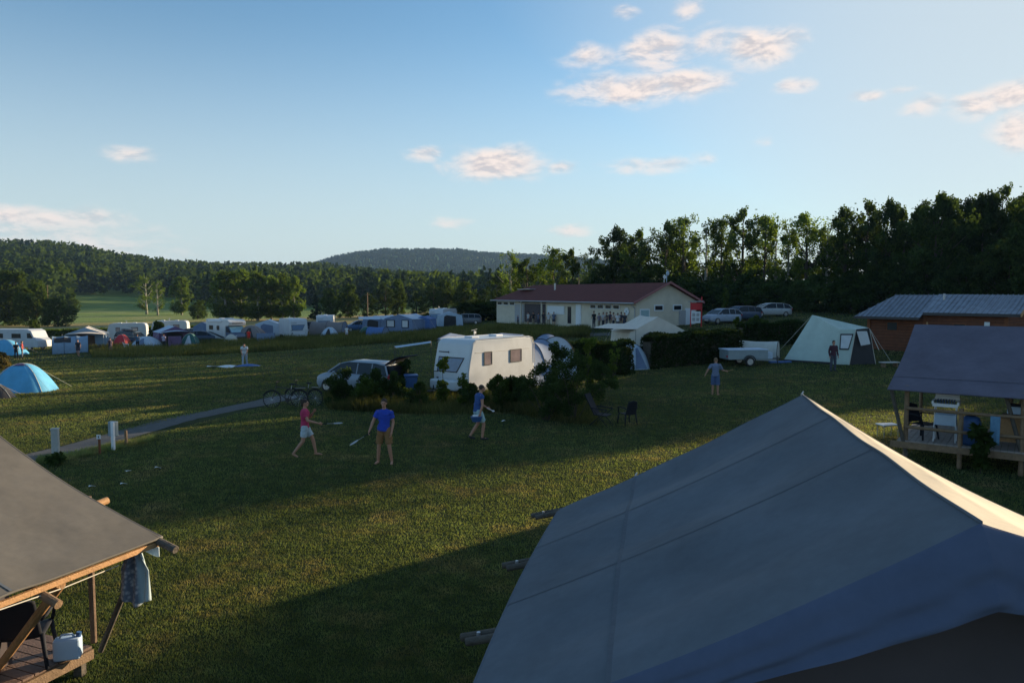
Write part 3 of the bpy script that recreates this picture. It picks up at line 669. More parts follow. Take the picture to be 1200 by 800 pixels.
shrub(719, 455, .6, 2.2, 'light', 'thin light green sapling at the right end of the hedge block', 500, .09, True, 'saplings on the pitch edge', 'sapling')
shrub(864, 399, 1.2, 1.8, 'light', 'light green bush left of the road hedge by the parked cars', 1500, .11, False, 'bushes by the parked cars', 'bush')
shrub(885, 392, 2.2, 1.4, 'mid', 'rounded green bush right of the parked cars', 1800, .13, False, 'bushes by the parked cars', 'bush')
shrub(850, 366, 1.2, 5.0, 'light', 'slim young tree with pale leaves behind the parked cars', 900, .2, True, None, 'young_tree')
shrub(42, 404, 1.5, 3.2, 'mid', 'small round tree in front of the white van, far left', 1800, .15, True, None, 'young_tree')
shrub(0, 434, 2.0, 1.2, 'dry', 'brownish bush at the left edge above the blue dome tent', 3500, .1, False, None, 'bush')
shrub(185, 402, 3.0, 2.6, 'dark', 'dark bush between the far tents and the white canopy', 3500, .16, False, None, 'bush')
shrub(55, 403, 2.6, .9, 'hedge', 'low dark bush in front of the tunnel tent', 1600, .13, False, None, 'bush')
shrub(500, 385, 2.2, 2.0, 'dark', 'dark bush beside the navy tent far away', 1500, .16, False, None, 'bush')
shrub(66, 545, .8, .28, 'dark', 'low dark weeds at the foot of the concrete bollard', 900, .05, False, None, 'weed')

# the wood goes on beyond the right edge of the photograph and shades the lawn
def offtree(kind, p, s, top, wd, i):
    n = (-math.sin(R(SUN_AZ)), math.cos(R(SUN_AZ))); d = (math.cos(R(SUN_AZ)), math.sin(R(SUN_AZ)))
    b = Vector((n[0]*p+d[0]*s, n[1]*p+d[1]*s, 0)); b.z = H(b.x, b.y)
    plant(kind, b, top-b.z, wd, 'tree of the wood continuing beyond the right edge', 'tree', 'trees beyond the right edge')
k = 0
for p, s, top, wd in [(18.9, 76, 15.5, 6.5), (21.9, 78, 16, 6), (20.6, 84, 17, 9), (19.4, 92, 17.5, 8), (21.8, 95, 18, 8), (21.2, 72, 13, 6),
                      (26.2, 78, 9.2, 5), (28.2, 82, 9.6, 5), (14.6, 80, 8.8, 7), (12.5, 84, 8.6, 5), (8.2, 80, 14.2, 7), (5.0, 83, 14.8, 8), (1.0, 80, 14.5, 8), (-3.0, 84, 15, 8), (6.6, 88, 15.2, 8), (3.0, 90, 15.2, 8), (34.5, 82, 14.5, 6)]:
    offtree(['oak', 'ash', 'oak'][k % 3], p, s, top, wd*1.15, k); k += 1
# ---------------------------------------------------------------- safari tents (large canvas lodges on decks)
def lerp(a, b, t): return a + (b-a)*t
def log_end(name, a, b, r, m, parent):
    mb = MB(); a = Vector(a); b = Vector(b); mid = a.lerp(b, .5)+Vector((0, 0, r*.12))
    mb.tube([a, mid, b], [r*1.05, r, r*.95], 12); return mb.build(name, m, parent, smooth=False, bevel=0)
# --- big tent in the foreground right
def big_tent():
    R0 = at(940, 463, z=3.5); A = at(655, 597, z=2.0)
    hd = (at(560, 800, z=2.0)-A); hd.z = 0; hd.normalize()          # towards the camera
    qd = Vector((-hd.y, hd.x, 0)); qd = qd if qd.x > 0 else -qd     # from hem towards the ridge
    W = (R0-A).dot(qd); off = (R0-A).dot(hd)
    root = empty('safari_tent', (A.x+qd.x*W, A.y+qd.y*W, 0), 0, 'huge blue-grey canvas safari tent roof filling the lower right foreground', 'tent')
    O = root.location
    Ln = 4.72                                                       # ridge length to the front crease
    def pt(s, u, z): return A + hd*s + qd*u + Vector((0, 0, z-2.0)) - O
    def roof(s, t):                                                 # s along 0..1, t 0 hem .. 1 ridge
        so = off*t                                                   # slanted rear edge
        S = lerp(so, Ln, s)
        z = 2.0 + 1.5*t - .10*math.sin(math.pi*t)*(1-.35*abs(math.cos(math.pi*3*s)))
        z += .007*math.cos(2*math.pi*3*s)*(t**.5) + .022*math.cos(2*math.pi*3.33*s)*math.sin(math.pi*t) - .02*math.sin(math.pi*s)*t
        u = W*t - .06*math.sin(math.pi*min(1, s*1.0))*(1-t)
        # faint pull folds from the rear corner
        z += .006*math.sin(18*t+7*s)*math.exp(-5*s)
        z += .004*mnoise.noise(Vector((S*1.5, t*5, 0)))
        return pt(S, u, z)
    mb = MB(); mb.grid(roof, 96, 40); r = mb.build('roof_canvas', M['canvas'], root, smooth=True)
    # right slope: a narrow almost level ridge cap, then the steep far side
    def right(s, t):
        S = lerp(off, Ln, s)
        capw = .02+.34*s; z0 = 3.5 + .007*math.cos(2*math.pi*3*s) - .02*math.sin(math.pi*s)
        if t < .25: k = t/.25; u = capw*k; z = z0 - .30*capw*k +.006*math.sin(30*s+k*5)*k
        else: k = (t-.25)/.75; u = capw + (W-capw)*k; z = z0 - .30*capw - (z0-.30*capw-2.0)*k - .1*math.sin(math.pi*k)
        return pt(S, W+u, z)
    mb = MB(); mb.grid(right, 80, 32); mb.build('roof_canvas', M['sunlit_fly'], root, smooth=True)
    # piping along the ridge and seams
    mb = MB(); mb.tube([roof(i/40, 1.0)+Vector((0, 0, .004)) for i in range(41)], .012, 6); mb.build('ridge_piping', M['canvas'], root, smooth=True)
    for s in (.30, .60):
        mb = MB(); n = 40
        P = [roof(s, i/n)+Vector((0, 0, .004)) for i in range(n+1)]; d = hd*.012
        mb.add([p-d for p in P]+[p+d for p in P], [(i, i+1, n+2+i, n+1+i) for i in range(n)]); mb.build('seam', M['seam'], root)
    mb = MB(); n = 60
    P = [roof(i/n, .33)+Vector((0, 0, .005)) for i in range(n+1)]; d = qd*.022
    mb.add([p-d for p in P]+[p+d for p in P], [(i, i+1, n+2+i, n+1+i) for i in range(n)]); mb.build('reinforcing_strip', M['seam'], root)
    # hem fold
    mb = MB(); mb.tube([roof(i/50, 0)+Vector((0, 0, -.012)) for i in range(51)], .016, 6); mb.build('hem', M['canvas'], root, smooth=True)
    mb = MB(); mb.tube([roof(0, i/30)+Vector((0, 0, -.008)) for i in range(31)], .012, 6); mb.build('hem', M['canvas'], root, smooth=True)
    mb = MB(); mb.tube([right(0, .25+.75*i/30)+Vector((0, 0, -.008)) for i in range(31)], .012, 6); mb.build('hem', M['canvas'], root, smooth=True)
    # front fly hanging from the crease, gathered and wrinkled
    for side in (0, 1):
        def fly(a, b):
            top = roof(1, a) if side == 0 else right(1, 1-a)
            drop = .06+.31*a
            wr = .02*math.sin(10*a+9*b+4*b*b)*b + .012*math.sin(40*a-16*b)*b*math.exp(-3*(1-a))
            return top + hd*(.26*b**.6*a+wr*.8) + Vector((0, 0, -drop*b+.02*math.sin(math.pi*a)*b))
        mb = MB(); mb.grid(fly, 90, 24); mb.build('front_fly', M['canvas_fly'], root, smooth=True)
    # inner tent walls
    mb = MB(); e = .35
    a = pt(.5, e, .45); b = pt(Ln-.3, e, .45); c = pt(Ln-.3, 2*W-e, .45); d = pt(.5, 2*W-e, .45); up = Vector((0, 0, 1.55)); rg = Vector((0, 0, 2.85))
    ra = pt(.5, W, .45)+rg; rb = pt(Ln-.3, W, .45)+rg
    mb.add([a, b, c, d, a+up, b+up, c+up, d+up, ra, rb], [(0, 1, 5, 4), (2, 3, 7, 6), (0, 4, 8, 7, 3), (1, 2, 6, 9, 5)]); mb.build('inner_wall', M['inner'], root)
    mb = MB(); cc = pt(Ln/2, W, .3); mb.box(cc, (2*W+.6, Ln+1.5, .12), math.atan2(qd.y, qd.x)); mb.build('deck', M['deck_wood'], root)
    for s in (.3, Ln/2, Ln-.2):
        for u in (.25, 2*W-.25):
            mb = MB(); mb.tube([pt(s, u, -.1), pt(s, u, 2.05)], .05, 10); mb.build('post', M['log'], root)
    # pairs of round rafters sticking out past the hem
    def hem_s(px, py): p = at(px, py, z=1.97); return (p-A).dot(hd)
    for (px, py) in ((654, 598), (622, 655), (583, 738)):
        s = hem_s(px, py)
        for k, (ds, dz, out) in enumerate(((0, 0, .36), (.10, .04, .29))):
            log_end('rafter', pt(s+ds, 1.3, 2.30+dz*.4), pt(s+ds, -out, 1.88+dz*.4), .034, M['log'], root)
        mb = MB(); mb.tube([pt(s+.05, -.2, 1.93), pt(s+.05, -.2, 1.965)], .016, 8); mb.build('bolt', M['metal'], root)
    # finials on the ridge end and where the strip meets the rear edge
    for q in (roof(0, 1), roof(0, .33)):
        mb = MB(); mb.tube([q+Vector((0, 0, -.02)), q+Vector((0, 0, .02))], [.018, .014], 10); mb.tube([q+Vector((0, 0, .02)), q+Vector((.015, 0, .045))], .009, 8); mb.build('pole_cap', M['metal'], root)
    # guy line to the ridge
    return root
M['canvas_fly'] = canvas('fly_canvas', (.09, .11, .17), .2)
M['sunlit_fly'] = canvas('sunlit_fly', (.42, .37, .29), .15)  # sunlit far slope of the roof, its sunlight put into the colour
big_tent()

# --- tent in the left foreground
def left_tent():
    A = at(190, 628, z=2.0); B = at(0, 700, z=2.0)
    hd = (B-A); hd.z = 0; hd.normalize(); qd = Vector((hd.y, -hd.x, 0)); qd = qd if qd.x < 0 else -qd
    W = 2.9; Ln = 4.6
    root = empty('safari_tent', (A.x+qd.x*1.5, A.y+qd.y*1.5, 0), 0, 'olive-grey canvas safari tent with a wooden porch at the left edge of the foreground', 'tent'); O = root.location
    def pt(s, u, z): return A + hd*s + qd*u + Vector((0, 0, z-2.0)) - O
    def roof(s, t):
        z = 2.0+1.05*t-.05*math.sin(math.pi*t)*(1-.3*s) + .006*mnoise.noise(Vector((s*6, t*5, 2)))
        S = Ln*s + .05*math.sin(math.pi*t)*(1-s)
        z += .02*math.exp(-((s-.36-.05*t)*22)**2)*(1-t)
        return pt(S, W*t, z)
    mb = MB(); mb.grid(roof, 60, 44); mb.build('roof_canvas', M['canvas_left'], root, smooth=True)
    mb = MB(); mb.grid(lambda s, t: pt(Ln*s, W+W*t, 3.05-1.05*t-.1*math.sin(math.pi*t)), 30, 20); mb.build('roof_canvas', M['canvas_left'], root, smooth=True)
    mb = MB(); mb.tube([roof(i/40, 0)+Vector((0, 0, -.01)) for i in range(41)], .014, 6); mb.tube([roof(0, i/40)+Vector((0, 0, -.01)) for i in range(41)], .014, 6); mb.build('hem', M['canvas_left'], root, smooth=True)
    mb = MB(); n = 40; P = [roof(.36, i/n)+Vector((0, 0, .006)) for i in range(n+1)]; d = hd*.012
    mb.add([p-d for p in P]+[p+d for p in P], [(i, i+1, n+2+i, n+1+i) for i in range(n)]); mb.build('seam', M['seam'], root)
    # eaves beam just under the hem, catching the sun
    mb = MB(); a = pt(.02, .03, 1.925); b = pt(Ln, .03, 1.925); c = (a+b)/2; mb.box(c, ((b-a).length, .045, .055), math.atan2(hd.y, hd.x)); mb.build('eaves_beam', M['pale_wood'], root, bevel=.006)
    # logs poking out: ridge side purlin, corner pole, rafter
    log_end('purlin', pt(.9, 1.02, 2.17), pt(-.15, 1.02, 2.255), .045, M['pale_wood'], root)
    log_end('rafter', pt(.06, 1.2, 2.28), pt(.04, -.24, 1.89), .045, M['log'], root)
    log_end('rafter', pt(1.35, 1.2, 2.16), pt(1.35, -.18, 1.80), .045, M['wood'], root)
    # posts and braces
    deckz = .35
    def post(px, py, top, r=.036, mm='dark_post'):
        p = at(px, py, z=deckz)-O; mb = MB(); mb.tube([p, Vector((p.x, p.y, top))], r, 10); return mb.build('post', M[mm], root)
    post(110, 752, 2.2)
    p = at(118, 762, z=deckz)-O; q = at(147, 690, Y=at(118, 762, z=deckz).y-.35)-O; mb = MB(); mb.tube([p, q], .034, 8); mb.build('brace', M['log'], root)
    p = at(-8, 790, z=deckz)-O; q = pt(1.15, .06, 1.88); mb = MB(); mb.tube([p, q], .045, 10); mb.build('brace', M['pale_wood'], root)
    # deck
    c1 = at(108, 756, z=deckz); dk = MB(); n = 26; wdt = .145
    for i in range(n):
        s0 = -.0+i*wdt; ctr = Vector((c1.x, c1.y, deckz-.015)) + hd*(s0+wdt/2) + qd*1.7 - O
        dk.box(ctr, (3.4, wdt-.012, .03), math.atan2(qd.y, qd.x))
    dk.build('deck_boards', M['deck_wood'], root, bevel=.003)
    mb = MB(); c = Vector((c1.x, c1.y, deckz-.10)) + hd*1.9 - O; mb.box(c, (3.8, .05, .12), math.atan2(hd.y, hd.x)); mb.build('deck_joist', M['wood'], root)
    for s in (.1, 1.9, 3.6):
        mb = MB(); c = Vector((c1.x, c1.y, .12)) + hd*s + qd*.1 - O; mb.box(c, (.1, .1, .36)); mb.build('deck_foot', M['log'], root)
    # dim back wall of the porch
    mb = MB(); a = pt(.4, 2.0, deckz); b = pt(Ln, 2.0, deckz); mb.add([a, b, b+Vector((0, 0, 2.2)), a+Vector((0, 0, 2.2))], [(0, 1, 2, 3)]); mb.build('inner_wall', M['inner'], root, solid=.01)
    # things hung and standing about
    def line():
        a = at(139, 662, Y=A.y-.35); b = at(-6, 716, Y=B.y-.1); mid = a.lerp(b, .5)-Vector((0, 0, .02))
        mb = MB(); mb.tube([a, mid, b], .006, 6); o = mb.build('clothes_line', M['rope']); tag(o, 'thin white clothes line strung under the eave of the left tent', 'line')
    line()
    t0 = at(158, 648, Y=A.y-.1); wdt = .34; hgt = .52
    def towel(a, b):
        x = (a-.5)*wdt*(.5+.5*min(1, b*3)); f = .045*math.sin(a*17+2*b)*(1-.3*b)
        return Vector((t0.x+x, t0.y+f-.02*b, t0.z-hgt*b-.05*math.sin(a*3)*b+.02*math.sin(a*9)*b))
    mb = MB(); mb.grid(towel, 30, 24); o = mb.build('towel', M['towel'], smooth=True, solid=.008); tag(o, 'grey and turquoise patterned towel hanging from the left tent corner', 'towel')
    mb = MB(); c = at(168, 638, Y=A.y-.05)
    mb.grid(lambda a, b: c+Vector(((a-.5)*.34, .02*math.sin(9*a), .06*math.sin(a*5)-b*.11+.03)), 14, 6); o = mb.build('cloth', M['cloth'], smooth=True, solid=.008); paint(o, (.62, .74, .82)); tag(o, 'pale crumpled cloth tied above the hanging towel', 'cloth')
    # jerrycan
    j = at(80, 771, z=deckz); root2 = empty('jerrycan', (j.x, j.y, deckz), .3, 'translucent pale blue water jerrycan standing on the left porch deck', 'jerrycan')
    mb = MB(); mb.box((0, 0, .13), (.29, .16, .26)); mb.build('can', M['jerry'], root2, bevel=.03, smooth=True)
    mb = MB(); mb.tube([(-.08, 0, .26), (-.06, 0, .295), (.05, 0, .295), (.07, 0, .26)], .014, 8); mb.build('handle', M['jerry'], root2, smooth=True)
    mb = MB(); mb.tube([(.115, 0, .255), (.125, 0, .31)], .028, 12); mb.build('cap', M['blue_plastic'], root2)
    return root
def towel_mat():
    m, nt = newmat('towel'); out = N(nt, 'ShaderNodeOutputMaterial'); bs = N(nt, 'ShaderNodeBsdfPrincipled', i_Roughness=.95); L(nt, bs.outputs[0], out.inputs[0])
    tc = N(nt, 'ShaderNodeTexCoord'); ck = N(nt, 'ShaderNodeTexVoronoi', i_Scale=22.0); L(nt, tc.outputs['Object'], ck.inputs[0])
    r = N(nt, 'ShaderNodeValToRGB'); L(nt, ck.outputs['Distance'], r.inputs[0]); e = r.color_ramp.elements; e[0].color = (.5, .5, .52, 1); e[1].color = (.13, .15, .2, 1); e[1].position = .6
    gx = N(nt, 'ShaderNodeTexCoord'); s = N(nt, 'ShaderNodeSeparateXYZ'); L(nt, gx.outputs['Generated'], s.inputs[0])
    mr = N(nt, 'ShaderNodeMapRange', i_1=.6, i_2=.68); L(nt, s.outputs[0], mr.inputs[0])
    mx = N(nt, 'ShaderNodeMix', data_type='RGBA'); L(nt, mr.outputs[0], mx.inputs[0]); L(nt, r.outputs[0], mx.inputs[6]); mx.inputs[7].default_value = (.42, .52, .56, 1)
    L(nt, mx.outputs[2], bs.inputs['Base Color']); return m
M['towel'] = towel_mat()
left_tent()

# --- plastic garden chair
def garden_chair(m, name='garden_chair'):
    r = empty(name)
    mb = MB(); mb.grid(lambda a, b: Vector(((a-.5)*.46, (b-.5)*.44, .42-.02*math.sin(math.pi*a)-.015*b)), 10, 8); mb.build('seat', m, r, smooth=True, solid=.02)
    mb = MB(); mb.grid(lambda a, b: Vector(((a-.5)*(.44-.06*b), .215+.13*b+.04*math.cos((a-.5)*3), .40+.50*b-.05*abs(a-.5)*b*2)), 12, 12); mb.build('backrest', m, r, smooth=True, solid=.02)
    for sx in (-1, 1):
        mb = MB(); mb.tube([(sx*.23, -.2, .42), (sx*.27, -.19, .63), (sx*.28, -.05, .65), (sx*.27, .22, .64), (sx*.22, .27, .6)], .02, 8); mb.build('armrest', m, r, smooth=True)
        for sy in (-1, 1):
            mb = MB(); mb.tube([(sx*.21, sy*.2, .42), (sx*.26, sy*.25, 0)], [.028, .02], 8); mb.build('leg', m, r, smooth=True)
    return r
c = garden_chair(M['black_plastic']); p = at(42, 776, z=.35); c.location = (p.x-.1, p.y, .35); c.rotation_euler.z = R(200)
tag(c, 'dark plastic garden chair standing on the left porch deck', 'chair')
c = garden_chair(M['black_plastic']); c.location = gp(735, 497); c.rotation_euler.z = R(205)
tag(c, 'dark high backed garden chair on the lawn, right one of two by the bush', 'chair', 'garden chairs on the lawn')
# folding lounger
def lounger():
    r = empty('folding_chair', gp(706, 499), R(60), 'dark reclining folding chair on the lawn, left one of two by the bush', 'chair', 'garden chairs on the lawn'); m = M['black_plastic']
    mb = MB(); mb.grid(lambda a, b: Vector(((a-.5)*.48, -.25+.5*b, .42+.02*b)), 6, 6); mb.build('seat', m, r, solid=.03)
    mb = MB(); mb.grid(lambda a, b: Vector(((a-.5)*.46, .25+.36*b, .43+.68*b)), 6, 8); mb.build('backrest', m, r, solid=.03)
    for sx in (-1, 1):
        mb = MB(); mb.tube([(sx*.27, -.28, .62), (sx*.27, .34, .66)], .022, 6); mb.build('armrest', m, r)
        mb = MB(); mb.tube([(sx*.25, -.32, 0), (sx*.25, .3, .64)], .014, 6); mb.tube([(sx*.25, .42, 0), (sx*.25, -.25, .6)], .014, 6); mb.build('leg_frame', m, r)
lounger()

# --- safari tent on the right with its porch
def right_tent():
    hz = 2.1; A = at(1040, 453, z=hz); B = at(1200, 464, z=hz); hd = (B-A); hd.z = 0; hd.normalize(); qd = Vector((-hd.y, hd.x, 0)); qd = qd if qd.y > 0 else -qd
    root = empty('safari_tent', (A.x, A.y, 0), 0, 'dusky purple-grey safari tent with open railed porch at the right edge', 'tent'); O = Vector(root.location)
    R1 = at(1072, 380, z=3.7); W = (R1-A).dot(qd); o1 = (R1-A).dot(hd); Ln = 7.5; W = min(max(W, 2.6), 4.0)
    def pt(s, u, z): return A + hd*s + qd*u + Vector((0, 0, z-hz)) - O
    def roof(s, t):
        S = lerp(o1*t, Ln, s); z = hz + (3.7-hz)*t - .16*math.sin(math.pi*t)*(1-.4*s) + .01*mnoise.noise(Vector((S*1.2, t*4, 0)))
        if t < .22: z = z - .05*(1-t/.22)
        return pt(S, W*t, z)
    mb = MB(); mb.grid(roof, 60, 40); mb.build('roof_canvas', M['canvas_right'], root, smooth=True)
    mb = MB(); mb.grid(lambda s, t: pt(lerp(o1, Ln, s), W+W*t, 3.7-(3.7-hz)*t-.1*math.sin(math.pi*t)), 20, 12); mb.build('roof_canvas', M['canvas_right'], root, smooth=True)
    mb = MB(); mb.tube([roof(i/40, 0)+Vector((0, 0, -.02)) for i in range(41)], .02, 6); mb.build('hem', M['canvas_right'], root)
    for tt in (.2,):
        mb = MB(); n = 30; P = [roof(i/n, tt)+Vector((0, 0, .006)) for i in range(n+1)]; d = qd*.015
        mb.add([p-d for p in P]+[p+d for p in P], [(i, i+1, n+2+i, n+1+i) for i in range(n)]); mb.build('seam', M['seam'], root)
    dz = .62
    mb = MB(); n = 24
    for i in range(n): mb.box(pt(.25+.15*i+.07, 1.9, dz-.02), (.138, 3.4, .04), math.atan2(hd.y, hd.x))
    mb.build('deck_boards', M['deck_pale'], root)
    mb = MB(); mb.box(pt(2.0, .16, dz-.12), (3.8, .06, .17), math.atan2(hd.y, hd.x)); mb.build('deck_joist', M['wood'], root)
    def post(s, u, z0, z1, r=.06, lean=(0, 0), mm='wood', nm='post'):
        mb = MB(); mb.tube([pt(s, u, z0), pt(s+lean[0], u+lean[1], z1)], r, 10); mb.build(nm, M[mm], root)
    post(.45, .3, -.1, 2.15); post(.50, .22, .2, 2.1, .05, (-.45, -.05), 'log', 'brace'); post(1.75, .24, -.1, 1.62, .06); post(3.1, .3, -.1, 2.15, .06); post(3.2, .3, .2, 2.1, .05, (-.5, 0), 'log', 'brace')
    post(2.75, 3.2, dz, 2.8, .05); post(2.85, 3.1, dz, 2.6, .04, (.3, 0), 'wood', 'brace'); post(.45, 3.2, -.1, 2.4, .05)
    for z in (1.52, 1.0):
        mb = MB(); mb.tube([pt(.45, .22, z), pt(1.75, .2, z-.01), pt(3.15, .24, z)], .045, 8); mb.build('rail', M['wood'], root)
    mb = MB(); mb.box(pt(2.9, .5, 1.16), (.62, .04, .7), math.atan2(hd.y, hd.x)); mb.build('side_panel', M['pale_wood'], root)
    # enclosed cabin part of the tent
    mb = MB(); a = pt(3.35, .35, .1); b = pt(Ln, .35, .1); mb.add([a, b, b+Vector((0, 0, .85)), a+Vector((0, 0, .85))], [(0, 1, 2, 3)]); mb.build('wall_skirt', M['navy_skirt'], root, solid=.01)
    mb = MB(); u = Vector((0, 0, .85)); mb.add([a+u, b+u, b+Vector((0, 0, 2.1)), a+Vector((0, 0, 2.1))], [(0, 1, 2, 3)]); c2 = pt(3.35, 2*W-.3, .1)
    mb.add([a, c2, c2+Vector((0, 0, 2.1)), a+Vector((0, W, 3.3)), a+Vector((0, 0, 2.1))], [(0, 1, 2, 4)]); mb.build('wall_canvas', M['canvas_right'], root, solid=.01)
    # things on the porch
    def wpt(s, u, z): return pt(s, u, z)+O
    rz = math.atan2(hd.y, hd.x)
    st = empty('washing_up_stand', wpt(1.35, .75, dz), rz, 'white folding stand with a dish rack tray on the right porch', 'stand')
    for sx in (-.26, .26):
        for sy in (-.18, .18): mb = MB(); mb.tube([(sx, sy, 0), (sx*.95, sy*.9, .98)], .012, 6); mb.build('leg', M['white_plastic'], st)
    mb = MB(); mb.box((0, 0, .6), (.5, .34, .3)); mb.build('pouch', M['pale_canvas'], st, bevel=.02)
    mb = MB()
    for (x, y, a, b) in ((0, -.24, .6, .05), (0, .24, .6, .05), (-.3, 0, .05, .5), (.3, 0, .05, .5)): mb.box((x, y, 1.02+.12*(y+.24)/.5), (a, b, .09))
    mb.box((0, 0, 1.0), (.58, .46, .02)); mb.build('tray', M['white_plastic'], st)
    mb = MB()
    for k in range(7): mb.box((-.2+.066*k, -.02, 1.08), (.012, .34, .14))
    mb.build('rack', M['blue_plastic'], st)
    mb = MB(); mb.box((0, .28, 1.22), (.58, .03, .22), rx=-.3); mb.build('backsplash', M['white_plastic'], st)
    c = garden_chair(M['black_plastic']); c.location = wpt(.78, .85, dz); c.rotation_euler.z = R(20); c.scale = (1.15, 1.15, 1.05); tag(c, 'black plastic chair behind the rail of the right porch', 'chair')
    fl = empty('camping_barrel', wpt(1.95, .62, dz), 0, 'round dark blue barrel beside the white stand on the right porch', 'barrel')
    mb = MB(); mb.tube([(0, 0, 0), (0, 0, .08), (0, 0, .62), (0, 0, .74), (0, 0, .78)], [.2, .24, .24, .2, .1], 20); mb.build('body', M['blue_plastic'], fl, smooth=True)
    mb = MB(); mb.tube([(0, 0, .78), (0, 0, .84)], .12, 16); mb.build('lid', M['black_plastic'], fl)
    cb = empty('cool_box', wpt(2.95, .75, 1.53), rz, 'grey and white cool box standing on the porch side panel', 'cool box')
    mb = MB(); mb.box((0, 0, .1), (.42, .26, .2)); mb.build('body', M['pale_canvas'], cb, bevel=.02); mb = MB(); mb.box((0, 0, .23), (.44, .28, .06)); mb.build('lid', M['black_plastic'], cb, bevel=.02)
    mb = MB(); mb.box(wpt(2.95, .72, 1.49), (.62, .5, .04), rz); o = mb.build('shelf', M['wood'], root); o.location = -O
    tw = MB(); t0 = wpt(2.5, .2, 1.5); tw.grid(lambda a, b: t0 + hd*(.22*(a-.5)) + Vector((0, -.03-.012*math.sin(12*a), -.75*b)), 12, 10); o = tw.build('tea_towel', M['cloth'], smooth=True, solid=.008); paint(o, (.12, .25, .38)); tag(o, 'blue towel hanging over the right porch rail', 'towel')
    pp = empty('potted_plant', wpt(2.25, -.05, H(*wpt(2.25, -.05, 0)[:2])), 0, 'green plant growing beside the right porch steps', 'plant')
    P = clumped(np.array([[0, 0, .6], [.1, 0, .9], [-.1, .05, 1.1], [0, 0, .3]]), np.full((4, 3), .22), 120); npmesh('leaves', quads(P, .09, 2.2), 4, LEAF['mid'], pp)
    mb = MB(); mb.tube([(0, 0, 0), (0, 0, 1.1)], .012, 5); mb.build('stem', M['trunk'], pp)
    sg = MB(); sg.box(at(1039, 500, Y=16.5), (.55, .03, .12)); 
    o = empty('folding_table', gp(1040, 512), .2, 'small white topped folding table on the grass left of the right porch', 'table')
    mb = MB(); mb.box((0, 0, .42), (.62, .42, .04)); mb.build('table_top', M['white_plastic'], o, bevel=.01)
    for sx in (-.26, .26):
        for sy in (-.16, .16): mb = MB(); mb.tube([(sx, sy, 0), (sx, sy, .4)], .012, 6); mb.build('leg', M['metal'], o)
M['deck_pale'] = mat('deck_pale', (.3, .25, .22), .8, .2, 5)
M['navy_skirt'] = mat('navy_skirt', (.05, .06, .11), .85, .1, 3)
right_tent()
# ---------------------------------------------------------------- caravans and motor vehicles
def wheel(parent, loc, r=.32, wd=.2, ax='Y', spokes=5):
    t = empty('wheel'); bpy.data.objects.remove(t)
    mb = MB(); x, y, z = loc; a = Vector((x, y-wd/2, z)); b = Vector((x, y+wd/2, z))
    mb.tube([a, a+Vector((0, wd*.15, 0)), b-Vector((0, wd*.15, 0)), b], [r*.9, r, r, r*.9], 22); ty = mb.build('wheel', M['rubber'], parent, smooth=False)
    mb = MB(); mb.tube([a-Vector((0, .006, 0)), b+Vector((0, .006, 0))], r*.62, 16)
    mb.tube([a-Vector((0, .02, 0)), b+Vector((0, .02, 0))], r*.16, 8); mb.build('rim', M['metal'], ty)
    return ty
def panel(mb, c, wd, ht, r, n=4):
    """rounded rectangle outline in the local xz plane around c"""
    pts = []
    for (sx, sz, a0) in ((1, 1, 0), (-1, 1, 90), (-1, -1, 180), (1, -1, 270)):
        for k in range(n+1):
            a = R(a0+90*k/n); pts.append(Vector((sx*(wd/2-r)+r*math.cos(a), 0, sz*(ht/2-r)+r*math.sin(a))))
    return pts
def window(parent, c, wd, ht, glass, frame, out=(0, -1, 0), r=.05, name='window', th=.03, split=False):
    out = Vector(out).normalized(); right = Vector((0, 0, 1)).cross(out); right = right.normalized() if right.length > .1 else Vector((1, 0, 0)); up = out.cross(right)
    c = Vector(c)
    def tr(p, o): return c + right*p.x + up*p.z + out*o
    outer = panel(None, c, wd, ht, r); inner = panel(None, c, wd-.08, ht-.08, max(.01, r-.03)); n = len(outer)
    mb = MB()
    mb.add([tr(p, 0) for p in outer]+[tr(p, th) for p in outer]+[tr(p, th) for p in inner]+[tr(p, 0.004) for p in inner], [(i, (i+1) % n, n+(i+1) % n, n+i) for i in range(n)]+[(n+i, n+(i+1) % n, 2*n+(i+1) % n, 2*n+i) for i in range(n)]+[(2*n+i, 2*n+(i+1) % n, 3*n+(i+1) % n, 3*n+i) for i in range(n)])
    f = mb.build(name, frame, parent)
    mb = MB(); mb.add([tr(p, th*.55) for p in inner], [tuple(range(n))]); mb.build('pane', glass, f)
    if split:
        mb = MB(); mb.add([tr(Vector((x, 0, z)), th*.75) for x, z in ((-.02, -ht/2+.03), (.02, -ht/2+.03), (.02, ht/2-.03), (-.02, ht/2-.03))], [(0, 1, 2, 3)]); mb.build('bar', frame, f)
    return f
